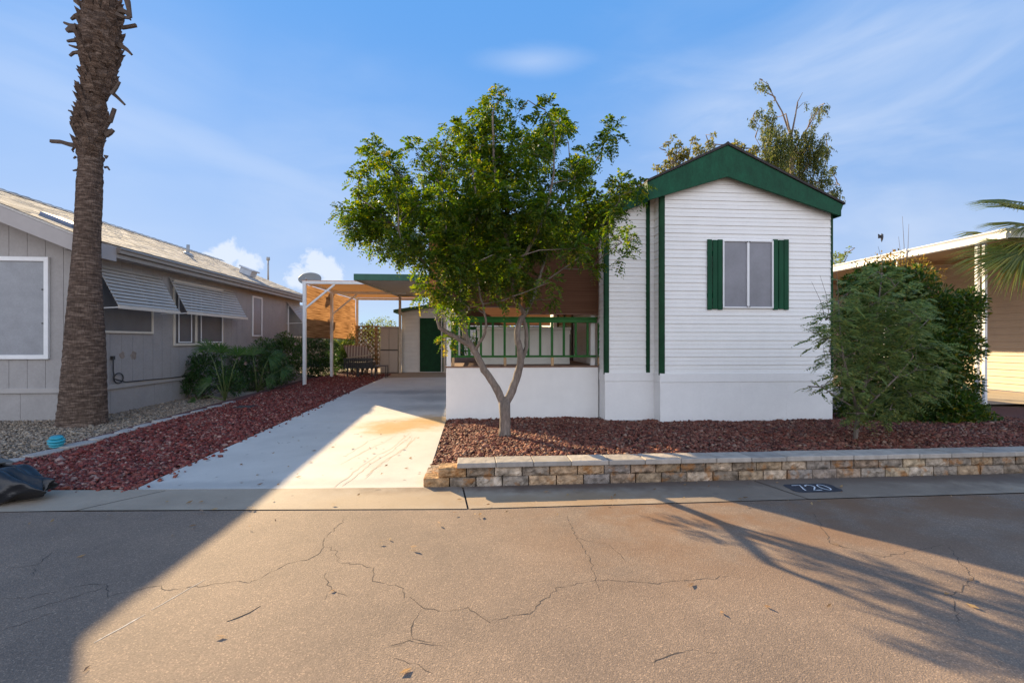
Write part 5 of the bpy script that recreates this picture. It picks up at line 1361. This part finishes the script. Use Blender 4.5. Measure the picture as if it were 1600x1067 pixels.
for i in range(18):
    a = i*2.4; el = R(-8+80*((i*7)%18)/18); o = Vector((math.cos(a)*math.cos(el), math.sin(a)*math.cos(el), math.sin(el)))
    h = crown_top+o*1.15; stem.tube([crown_top-Vector((0,0,.4)), crown_top+o*.6, h], [.035,.025,.015], 5); fan(mb, h, o, (0,0,1) if abs(o.z) < .9 else (1,0,0), 1.0, 24, 3.6, .5)
mb.build('frond', fan_mat, palm); stem.build('frond_stem', M('palm_stem', (.14,.13,.05), .6), palm)

# ---- small fan palms in the hedge
def small_palm(px_, py_, fronds, lab):
    b = gg(px_, py_); t = thing('fan_palm', (b.x, b.y, G(b.y)*.7), lab, 'palm plant', 'young fan palms at the hedge'); st = MB()
    for (fx_, fy_, dy, rad, dx, dz) in fronds:
        h = gy(fx_, fy_, b.y+dy); o = Vector((dx, random.uniform(-.5,.05), dz)).normalized()
        st.tube([Vector((b.x,b.y,b.z-.02)), Vector((b.x,b.y,b.z)).lerp(h,.6)+Vector((0,0,.1)), h], [.014,.010,.006], 5)
        mb = MB(); fan(mb, h, o, Vector((random.uniform(-.6,.6),-.7,.6)), rad, 22, 2.4, .45, rad*.052); mb.build('frond', fan_green, t)
    st.build('stem', M('fan_stem', (.10,.14,.04), .6), t)
fan_green = MI('fan_green', [(.03,.085,.022),(.05,.115,.028),(.075,.135,.028),(.035,.095,.03)], .4, .4, spec=.5)
small_palm(352,624, [(345,552,.0,.46,.1,1),(372,556,.1,.44,.15,1.1),(330,598,-.15,.36,-.8,.15),(353,600,-.1,.34,.2,.5),(306,625,-.2,.28,-.7,-.2),(325,545,.15,.40,-.6,.9)], 'young fan palm with upright leaves at the hedge end near the awninged window')
small_palm(402,612, [(395,556,.0,.46,-.05,1.1),(420,560,.05,.52,1,.35),(415,592,-.1,.34,.9,.1),(440,577,.1,.40,1,-.05)], 'young fan palm with a broad leaf leaning right, nearer the white patio post')

# ---- hedge of oleander like shrubs
def shrub(name, lab, cat, base, blobs, mat, L=.09, W=.022, dens=900, group=None, stems=8, up=.25, twig=None, kind='simple', **kw):
    t = thing(name, base, lab, cat, group); mb = MB(); base = Vector(base)
    for i in range(stems):
        b = random.choice(blobs); q = Vector(b[:3])+Vector((random.gauss(0,.3),random.gauss(0,.3),random.gauss(0,.25)))*b[3]
        s0 = base+Vector((random.gauss(0,.06),random.gauss(0,.06),-.03)); mb.tube([s0, s0.lerp(q,.5)+Vector((random.gauss(0,.05),random.gauss(0,.05),.05)), q], [.016,.010,.004], 5, False)
    mb.build('stem', twig or M('shrub_stem', (.12,.09,.065), .9, .2, 9.), t)
    C = np.array([b[:3] for b in blobs]); Rr = np.array([b[3] for b in blobs])
    cnt = np.maximum(5, (dens*Rr**2).astype(int))
    if kind == 'simple':
        Cx = np.repeat(C, cnt, 0); Rx = np.repeat(Rr, cnt)[:,None]; n = len(Cx); d = rand_dirs(n); r_ = RNG.random((n,1))**.42
        P = Cx+d*Rx*r_; D = d*.8+RNG.normal(size=(n,3))*.6+np.array([0,0,up]); Nn = RNG.normal(size=(n,3))*.6+np.array([0,0,1.])
        f = RNG.uniform(.7,1.25,n); P[:,2] = np.maximum(P[:,2], base.z-.0)
        leaves('foliage', P, D, Nn, L*f, W*f, mat, t)
    else:
        A = pinnate(C, Rr, cnt, **kw); leaves('foliage', *A, mat, t)
    return t
ole = MI('oleander_leaf', [(.014,.045,.012),(.026,.070,.018),(.040,.095,.022),(.062,.12,.026),(.022,.060,.020)], .45, .3, spec=.45)
ole2 = MI('hedge_leaf_bright', [(.016,.048,.010),(.03,.075,.014),(.045,.10,.018),(.06,.12,.02)], .45, .32, spec=.45)
def blobs_px(lst, Y): return [(*gy(x,y,Y+dy), r) for x,y,dy,r in lst]
sh1 = gg(320,622)
shrub('hedge_shrub', 'dark leafy shrub at the near end of the hedge, dropping to the tan gravel', 'shrub', (sh1.x-.3, sh1.y+.3, .03),
      blobs_px([(300,600,.1,.28),(320,575,.2,.32),(345,590,.1,.3),(300,570,.35,.26),(335,555,.35,.28),(365,600,.0,.28),(318,610,-.1,.2),(283,575,.3,.14),(290,590,.2,.2)], sh1.y+.3), ole, .10, .024, 7500, 'shrubs of the hedge by the grey house')
sh2 = gg(400,610)
shrub('hedge_shrub', 'dark rounded shrub behind the fan palm with the broad leaf', 'shrub', (sh2.x-.3, sh2.y+.4, .06),
      blobs_px([(375,585,.2,.34),(400,570,.3,.36),(395,600,.0,.28),(425,590,.0,.3),(430,565,.3,.34),(375,560,.5,.3),(410,545,.5,.3),(360,605,-.1,.2)], sh2.y+.4), ole, .10, .024, 7000, 'shrubs of the hedge by the grey house')
sh3 = gg(445,602)
shrub('hedge_shrub', 'brighter green shrub just left of the first white patio post', 'shrub', (sh3.x-.5, sh3.y+.6, .09),
      blobs_px([(425,548,.4,.36),(450,545,.4,.38),(455,575,.1,.36),(440,590,-.1,.3),(465,560,.3,.34),(420,575,.3,.34),(445,533,.6,.28)], sh3.y+.6), ole2, .10, .026, 6500, 'shrubs of the hedge by the grey house')
sh4 = gg(500,590)
shrub('hedge_shrub', 'leafy shrub between the two white patio posts', 'shrub', (sh4.x-.5, sh4.y+.6, .13),
      blobs_px([(490,545,.3,.44),(500,570,.0,.42),(515,550,.4,.42),(485,575,-.2,.36),(475,540,.5,.38),(510,575,.1,.36),(500,532,.6,.3)], sh4.y+.6), ole, .11, .028, 6000, 'shrubs of the hedge by the grey house')
sh5 = gg(535,584)
shrub('hedge_shrub', 'leafy shrub behind the second patio post with sunlit top leaves', 'shrub', (sh5.x-.6, sh5.y+.8, .17),
      blobs_px([(530,545,.6,.5),(540,565,.3,.46),(527,565,.2,.42),(545,540,.9,.4)], sh5.y+.8), ole2, .12, .03, 5500, 'shrubs of the hedge by the grey house')
# pale oleander flowers
mb = MB()
for q in ((297,565),(331,598),(336,608),(413,598),(438,601),(384,568),(455,553),(462,537)):
    p = gg(q[0],612 if q[0] < 400 else 600); c = gy(q[0],q[1],p.y+.0)
    for k in range(5):
        a = k*1.256; e = Vector((math.cos(a),-.4,math.sin(a)))*.035; mb.add([c, c+e+Vector((.012,0,.008)), c+e*1.3, c+e-Vector((.012,0,-.008))], [(0,1,2,3)])
fl = mb.build('flower', M('flower_pink', (.62,.40,.38), .6), bpy.data.objects['hedge_shrub'])
# vine on the lattice and leaves beyond it
shrub('climbing_vine', 'sunlit vine growing through the wood lattice screen', 'vine', (lat.location.x, lY-.15, G(lY)), [(x, lY-.02, z, .3) for x in np.linspace(lx0+.1,lx1-.15,5) for z in np.linspace(lz0+.35,lz1-.1,4)], MI('vine_leaf', [(.05,.08,.02),(.09,.11,.025),(.14,.12,.03),(.04,.07,.02)], .5, .4), .08, .045, 420)
shrub('back_shrub', 'bright sunlit shrub showing above the lattice screen', 'shrub', (gy(596,560,21.5).x, 21.5, G(21.5)), blobs_px([(585,512,0,.45),(600,508,.3,.4),(592,525,.2,.5),(608,520,.2,.4),(575,520,.1,.4),(612,506,0,.18)], 21.5), MI('leaf_bright', [(.07,.12,.02),(.11,.15,.03),(.14,.16,.03),(.06,.10,.02)], .5, .4), .09, .045, 1500)
shrub('back_shrub', 'low sunlit bush under the amber reed blind beside the patio seat', 'shrub', (gy(552,560,18.9).x, 18.9, G(18.9)), blobs_px([(535,540,0,.35),(548,536,.2,.35),(553,560,.3,.35)], 18.9), bpy.data.materials['leaf_bright'], .09, .045, 1500)
shrub('back_shrub', 'yellow green bush seen through the porch behind the storage box', 'shrub', (.9, 15.4, G(15.4)), [(1.0,15.4,1.5,.55),(.3,15.5,1.6,.5),(1.6,15.5,1.7,.5),(.7,15.4,1.0,.6),(1.4,15.4,1.0,.5),(.0,15.6,1.1,.5)], bpy.data.materials['leaf_bright'], .09, .045, 1500)

# ---- feathery young tree before the right corner of the white house
ft = gz(1336,692,.12); FY = ft.y
feather = MI('feather_leaf', [(.075,.125,.045),(.13,.19,.065),(.19,.245,.085),(.065,.11,.045),(.17,.20,.06),(.28,.28,.085)], .6, .4, spec=.3)
ftt = thing('feathery_tree', (ft.x, FY, bedz(ft.x,FY)), 'small feathery leaved tree with a thin forked trunk at the right house corner', 'tree')
mb = MB()
def fl_(pts, r0, r1):
    Q = [gy(x,y,FY+d) for x,y,d in pts]; mb.tube(Q, [r0+(r1-r0)*i/(len(Q)-1) for i in range(len(Q))], 8, True, .08); return Q
s_ = fl_([(1335,696,0),(1338,670,0),(1341,645,0)], .030, .024)
s_ += fl_([(1341,648,0),(1330,605,-.1),(1318,560,-.15),(1312,510,-.1),(1310,470,0)], .018, .006)
s_ += fl_([(1340,645,0),(1352,600,.05),(1362,540,.1),(1372,480,.1),(1378,430,.1)], .020, .007)
s_ += fl_([(1341,648,0),(1370,620,-.15),(1400,590,-.2),(1425,560,-.2)], .016, .006)
s_ += fl_([(1340,640,0),(1315,625,-.15),(1285,605,-.2),(1262,603,-.2)], .012, .004)
s_ += fl_([(1352,600,.05),(1390,560,.1),(1430,520,.1),(1450,500,.1)], .014, .005)
FC = [(1290,500,20),(1310,480,22),(1330,455,22),(1355,435,20),(1380,430,20),(1405,440,20),(1285,530,18),(1310,520,26),(1340,500,28),(1370,480,28),(1400,475,26),(1430,470,22),(1320,555,26),(1350,540,30),(1385,520,30),(1420,510,28),(1445,500,18),
      (1310,590,24),(1340,580,28),(1375,565,30),(1410,550,30),(1440,540,22),(1330,615,24),(1360,610,28),(1395,595,30),(1430,580,26),(1460,570,20),(1350,640,22),(1385,630,24),(1420,615,24),(1450,605,20),(1270,604,9),(1288,606,11),(1275,520,10),(1322,645,12),(1340,660,12),(1475,585,14),(1470,545,14),(1300,560,18),(1365,650,14),(1400,645,14)]
fc, frr = [], []
for x, y, r in FC:
    for k in range(2 if r > 15 else 1):
        d = random.uniform(-.6,.5) if r > 15 else -.15
        fc.append(gy(x+random.gauss(0,6)*k,y+random.gauss(0,6)*k,FY+d)); frr.append(r/112*1.05)
for ln in connect(s_[2:], fc, .04): mb.tube(ln, [.007,.005,.004,.002], 5, False)
for (x0, y0, x1, y1) in ((1310,470,1300,395),(1290,500,1268,440),(1295,490,1281,430),(1378,430,1372,385)): fl_([(x0,y0,0),((x0+x1)/2+3,(y0+y1)/2,0),(x1,y1,0)], .004, .0015)
for i in range(16):
    a = random.choice(fc); d = Vector((random.gauss(0,1),random.gauss(0,.6),random.gauss(.2,.5))).normalized(); mb.tube([a, a+d*.12, a+d*.26+Vector((0,0,.03))], [.004,.003,.0012], 4, False)
mb.build('trunk', bark, ftt)
def feathery(centers, radii, dens):
    # flat sprays: rachis, pinnae along it, tiny leaflets each drawn as one slim blade pair
    C = np.array(centers); Rr = np.array(radii); cnt = np.maximum(3, (dens*Rr**2).astype(int))
    Cx = np.repeat(C, cnt, 0); Rx = np.repeat(Rr, cnt)[:,None]; n = len(Cx)
    d = rand_dirs(n); B = Cx+d*Rx*RNG.random((n,1))**.5*.85
    D = unit(d*np.array([1,1,.35])+RNG.normal(size=(n,3))*np.array([.5,.5,.22])); Nn = unit(RNG.normal(size=(n,3))*.22+np.array([0,0,1.])); S = unit(np.cross(D,Nn))
    Lr = RNG.uniform(.12,.24,n)[:,None]; Ps,Ds,Ns,Ll,Lw = [],[],[],[],[]
    K = 8
    for k in range(K):
        t = (k+1)/(K+.5); b = B+D*Lr*t-np.array([0,0,1.])*Lr*.35*t*t; f = (.35+.9*math.sin(math.pi*(t*.85+.1)))
        for s in (1,-1):
            dd = unit(D*.4+S*s-np.array([0,0,.22])+RNG.normal(size=(n,3))*.12); Ps.append(b); Ds.append(dd); Ns.append(Nn+RNG.normal(size=(n,3))*.12); Ll.append(.052*f*RNG.uniform(.8,1.2,n)); Lw.append(.024*f*RNG.uniform(.85,1.15,n))
    return tuple(np.concatenate(x) for x in (Ps,Ds,Ns,Ll,Lw))
leaves('crown', *feathery(fc, [r*.9 for r in frr], 430), feather, ftt, .15)

# ---- dense dark shrub behind it
DY = 7.35
dsh = gy(1470,690,DY)
dark_leaf = MI('dense_leaf', [(.018,.045,.008),(.030,.065,.010),(.045,.085,.012),(.022,.052,.010),(.035,.075,.012),(.09,.12,.016),(.16,.13,.02)], .45, .4, spec=.45)
dark_shrub = shrub('dense_shrub', 'large dense dark green shrub between the feathery tree and the white scroll post', 'shrub', (dsh.x-.2, DY, .06),
      blobs_px([(1420,620,.2,.40),(1450,600,.2,.45),(1480,640,-.1,.40),(1500,660,-.2,.32),(1530,668,-.2,.24),(1550,680,-.2,.16),(1470,560,.2,.45),(1440,540,.3,.45),(1480,520,.3,.42),(1500,490,.3,.36),(1460,480,.4,.40),(1420,500,.5,.42),(1510,545,.1,.26),(1515,470,.3,.24),(1400,450,.6,.36),(1370,440,.7,.36),(1400,560,.4,.45),(1390,640,.2,.35),(1350,600,.6,.40),(1340,640,.5,.35),(1350,500,.7,.40),(1430,440,.5,.30),(1340,550,.6,.4),(1500,600,.0,.30),(1450,665,-.1,.3),(1410,670,.0,.26),(1350,670,.3,.25),(1335,450,.7,.26),(1325,500,.7,.25),(1530,650,-.1,.2),(1552,668,-.15,.18),(1500,640,-.1,.32),(1530,680,-.25,.2),(1480,675,-.3,.26),(1440,680,-.25,.2)], DY), dark_leaf, .080, .036, 11000, None, 22)
mb = MB()
for (a, b) in (((1412,430),(1410,338)),((1414,430),(1420,350)),((1408,432),(1404,370))):
    p, q = gy(*a,DY+.4), gy(*b,DY+.4); mb.tube([p, p.lerp(q,.5)+Vector((.02,0,0)), q], [.005,.004,.002], 5)
mb.build('bare_twig', bpy.data.materials['shrub_stem'], dark_shrub)
shrub('vine_tips', 'golden leaved sprig crowning the dense shrub against the carport roof', 'shrub', tuple(gy(1385,440,DY+1.2)-Vector((0,0,2.2))), blobs_px([(1375,418,1.2,.30),(1400,412,1.2,.26),(1430,420,1.2,.28),(1345,425,1.2,.24),(1460,432,1.2,.2),(1415,440,1.2,.3),(1380,445,1.2,.3)], DY), MI('leaf_gold', [(.10,.085,.02),(.16,.11,.025),(.20,.13,.03),(.08,.09,.02)], .5, .4), .06, .03, 2600)

# ---- fan palm at the right edge
rp0 = Vector((12.0, 8.9, .1))
rpalm = thing('edge_fan_palm', tuple(rp0), 'sunlit fan palm leaning in at the right edge, before the white carport edge', 'palm tree')
mb = MB(); mb.tube([rp0-Vector((0,0,.1)), rp0+Vector((0,0,1.5)), rp0+Vector((0,0,3.1))], [.28,.22,.2], 14, True, .1); mb.build('trunk', pbk, rpalm)
top_ = rp0+Vector((0,0,3.15)); st = MB()
fr_ = [((1600,398),8.3,(-.9,-.3,-.55),1.2),((1606,318),8.6,(-1,-.3,.05),1.1),((1612,330),8.5,(-1,-.2,.28),1.22),((1616,352),8.7,(-1,.1,.10),1.0),((1606,390),8.4,(-1,-.25,-.30),1.42),((1622,372),8.6,(-.9,-.4,-.35),1.3)]
for q, Y, o, rad in fr_:
    h = gy(*q, Y); st.tube([top_, top_.lerp(h,.5)+Vector((0,0,.12)), h], [.03,.022,.014], 5); mb = MB(); fan(mb, h, o, (0,-.5,1), rad, 44, 2.7, .35, None, .3); mb.build('frond', fan_mat, rpalm)
h = gy(1612,398,8.5); mb = MB(); fan(mb, h, (-1,-.2,-.28), (0,-.6,1), 1.2, 34, 1.9, .4, None, .4); mb.build('dry_frond', fan_dry, rpalm)
for i in range(9):
    a = -1.9+i*.48; o = Vector((math.cos(a), math.sin(a), random.uniform(-.2,.9))).normalized(); h = top_+o*.9; st.tube([top_,h],[.025,.012],5); mb = MB(); fan(mb, h, o, (0,0,1), .95, 24, 3.0, .5); mb.build('frond', fan_mat, rpalm)
st.build('stem', bpy.data.materials['palm_stem'], rpalm)

# ---- trees beyond the white house
def far_tree(name, lab, Y, trunk, limbs, clumps, mat, L, W, dens, hang=False):
    b = gy(trunk[0][0], 530, Y); base = Vector((b.x, Y, G(Y)))
    t = thing(name, tuple(base), lab, 'tree', 'trees beyond the white house'); mb = MB()
    tp = [base]+[gy(x,y,Y) for x,y in trunk]; mb.tube(tp, [.20-.175*i/(len(tp)-1) for i in range(len(tp))], 10, True, .1)
    sk_ = list(tp)
    for l in limbs:
        Q = [gy(x,y,Y+d) for x,y,d in l]; mb.tube(Q, [.045-.035*i/(len(Q)-1) for i in range(len(Q))], 6, True, .1); sk_ += Q
    cs, rs = [], []
    for x, y, r in clumps:
        cs.append(gy(x,y,Y+random.uniform(-1.2,1.2))); rs.append(r*Y/760)
    for ln in connect(sk_[1:], cs, .12): mb.tube(ln, [.03,.022,.015,.008], 4, False)
    mb.build('trunk', bark, t)
    P, D, Nn, Ll, Ww = [], [], [], [], []
    for c, r in zip(cs, rs):
        k = max(4, int(dens*r*r))
        if hang:   # weeping strings of leaves
            for s in range(max(2, int(k/16))):
                q = np.array(c)+rand_dirs(1)[0]*r*np.array([1,1,.5]); l = random.uniform(.6,2.6)*r+.2; drift = RNG.normal(size=2)*.12
                m = 16; tt = RNG.random(m)
                P.append(np.stack([q[0]+drift[0]*tt+RNG.normal(0,.04,m), q[1]+drift[1]*tt+RNG.normal(0,.04,m), q[2]+.3*r-tt*l],1)); D.append(RNG.normal(size=(m,3))*.45+np.array([0,0,-.8])); Nn.append(RNG.normal(size=(m,3)))
        else:
            d = rand_dirs(k); P.append(np.array(c)+d*r*RNG.random((k,1))**.45); D.append(d+RNG.normal(size=(k,3))*.7); Nn.append(RNG.normal(size=(k,3))+np.array([0,0,.6]))
    P, D, Nn = np.concatenate(P), np.concatenate(D), np.concatenate(Nn); f = RNG.uniform(.7,1.3,len(P))
    leaves('crown', P, D, Nn, L*f, W*f, mat, t)
    return t
weep = MI('weeping_leaf', [(.026,.05,.016),(.05,.075,.02),(.08,.10,.024),(.12,.12,.026),(.035,.06,.022)], .5, .35)
wt = far_tree('weeping_tree', 'tall weeping tree with hanging foliage rising behind the green gable', 21.0, [(1240,400),(1238,290),(1236,215),(1228,178)],
    [[(1236,215,0),(1222,175,.2),(1208,150,.3),(1200,132,.3),(1187,124,.3)],[(1236,215,0),(1243,180,-.2),(1246,160,-.2),(1254,145,-.2)],[(1238,240,0),(1262,200,.3),(1278,172,.3),(1288,162,.3)],[(1238,290,0),(1270,250,-.3),(1295,240,-.3)],[(1238,300,0),(1280,285,.2),(1312,290,.2)],[(1238,300,0),(1200,250,.4),(1180,215,.3)]],
    [(1203,180,9),(1198,200,10),(1206,215,13),(1200,240,14),(1190,255,9),(1215,240,16),(1225,225,14),(1235,210,12),(1240,240,16),(1220,265,17),(1240,270,17),(1255,225,12),(1262,210,10),(1262,245,14),(1275,225,10),(1285,235,9),(1278,255,10),(1200,275,12),(1255,285,14),(1272,290,12),(1290,280,9),(1298,262,6),(1230,290,16),(1205,160,5),(1186,172,5),(1180,190,4),(1195,132,5),(1186,128,4),(1176,186,4),(1256,160,3),(1275,170,6),(1287,165,5),(1280,180,4),(1270,195,5),(1300,300,6),(1308,295,6),(1295,320,6),(1190,270,8),(1200,262,8),(1212,200,9),(1290,210,4),(1292,228,5),(1265,305,10),(1285,310,8)], weep, .13, .045, 6400, True)
far_tree('light_tree', 'light yellow green tree showing over the left slope of the green gable', 20.0, [(1072,400),(1070,300)],
    [[(1070,300,0),(1050,255,.2),(1040,235,.2)],[(1070,300,0),(1075,250,0),(1080,225,0)],[(1070,300,0),(1095,250,.2),(1112,225,.2)]],
    [(1045,255,8),(1050,240,7),(1060,250,9),(1070,240,8),(1080,255,9),(1090,235,8),(1085,220,5),(1100,245,8),(1108,225,5),(1112,232,5),(1060,228,5),(1042,226,4),(1055,270,12),(1075,275,13),(1035,265,6),(1095,262,10),(1025,262,4),(1110,250,6),(1115,212,3),(1052,215,3),(1040,285,10),(1158,232,6),(1172,240,6),(1180,235,7),(1150,225,4),(1165,250,8)], MI('light_leaf', [(.07,.09,.02),(.11,.12,.025),(.15,.13,.03),(.055,.075,.02)], .5, .4), .14, .065, 3400)
far_tree('light_tree', 'sunlit leafy tree top just right of the white house over the carport edge', 24.0, [(1316,450),(1314,420)], [[(1314,420,0),(1312,400,0)],[(1314,420,0),(1325,398,0)]],
    [(1310,402,7),(1305,410,8),(1318,400,6),(1325,394,4),(1313,415,9),(1300,400,6),(1328,388,2.5)], bpy.data.materials['leaf_bright'], .15, .07, 900)

# ---- birds
bird_m = M('bird_black', (.02,.02,.024), .6)
def bird(p, fl, lab, s=1.):
    p = Vector(p); t = thing('bird', tuple(p), lab, 'bird'); mb = MB()
    if fl:
        mb.tube([p+Vector((0,0,.13))*s, p+Vector((0,0,.08))*s, p, p-Vector((0,0,.10))*s, p-Vector((.01,0,.2))*s], [.005*s,.03*s,.05*s,.035*s,.008*s], 8)
        for g in (1,-1): mb.add([p+Vector((g*.03,0,.05))*s, p+Vector((g*.12,.05,.12))*s, p+Vector((g*.10,.06,-.06))*s, p+Vector((g*.03,0,-.05))*s], [(0,1,2,3)])
    else:
        mb.tube([p+Vector((-.16,0,.20))*s, p+Vector((-.10,0,.19))*s, p+Vector((-.05,0,.12))*s, p+Vector((.06,0,0))*s, p+Vector((.2,0,-.16))*s], [.008*s,.045*s,.065*s,.06*s,.015*s], 8)
    mb.build('body', bird_m, t)
bird(gy(1201,139,21.2), False, 'small black bird perched on the top branch of the weeping tree', .75)
bird(gy(1378,370,15.), True, 'small dark bird in flight over the right carport roof', .9)
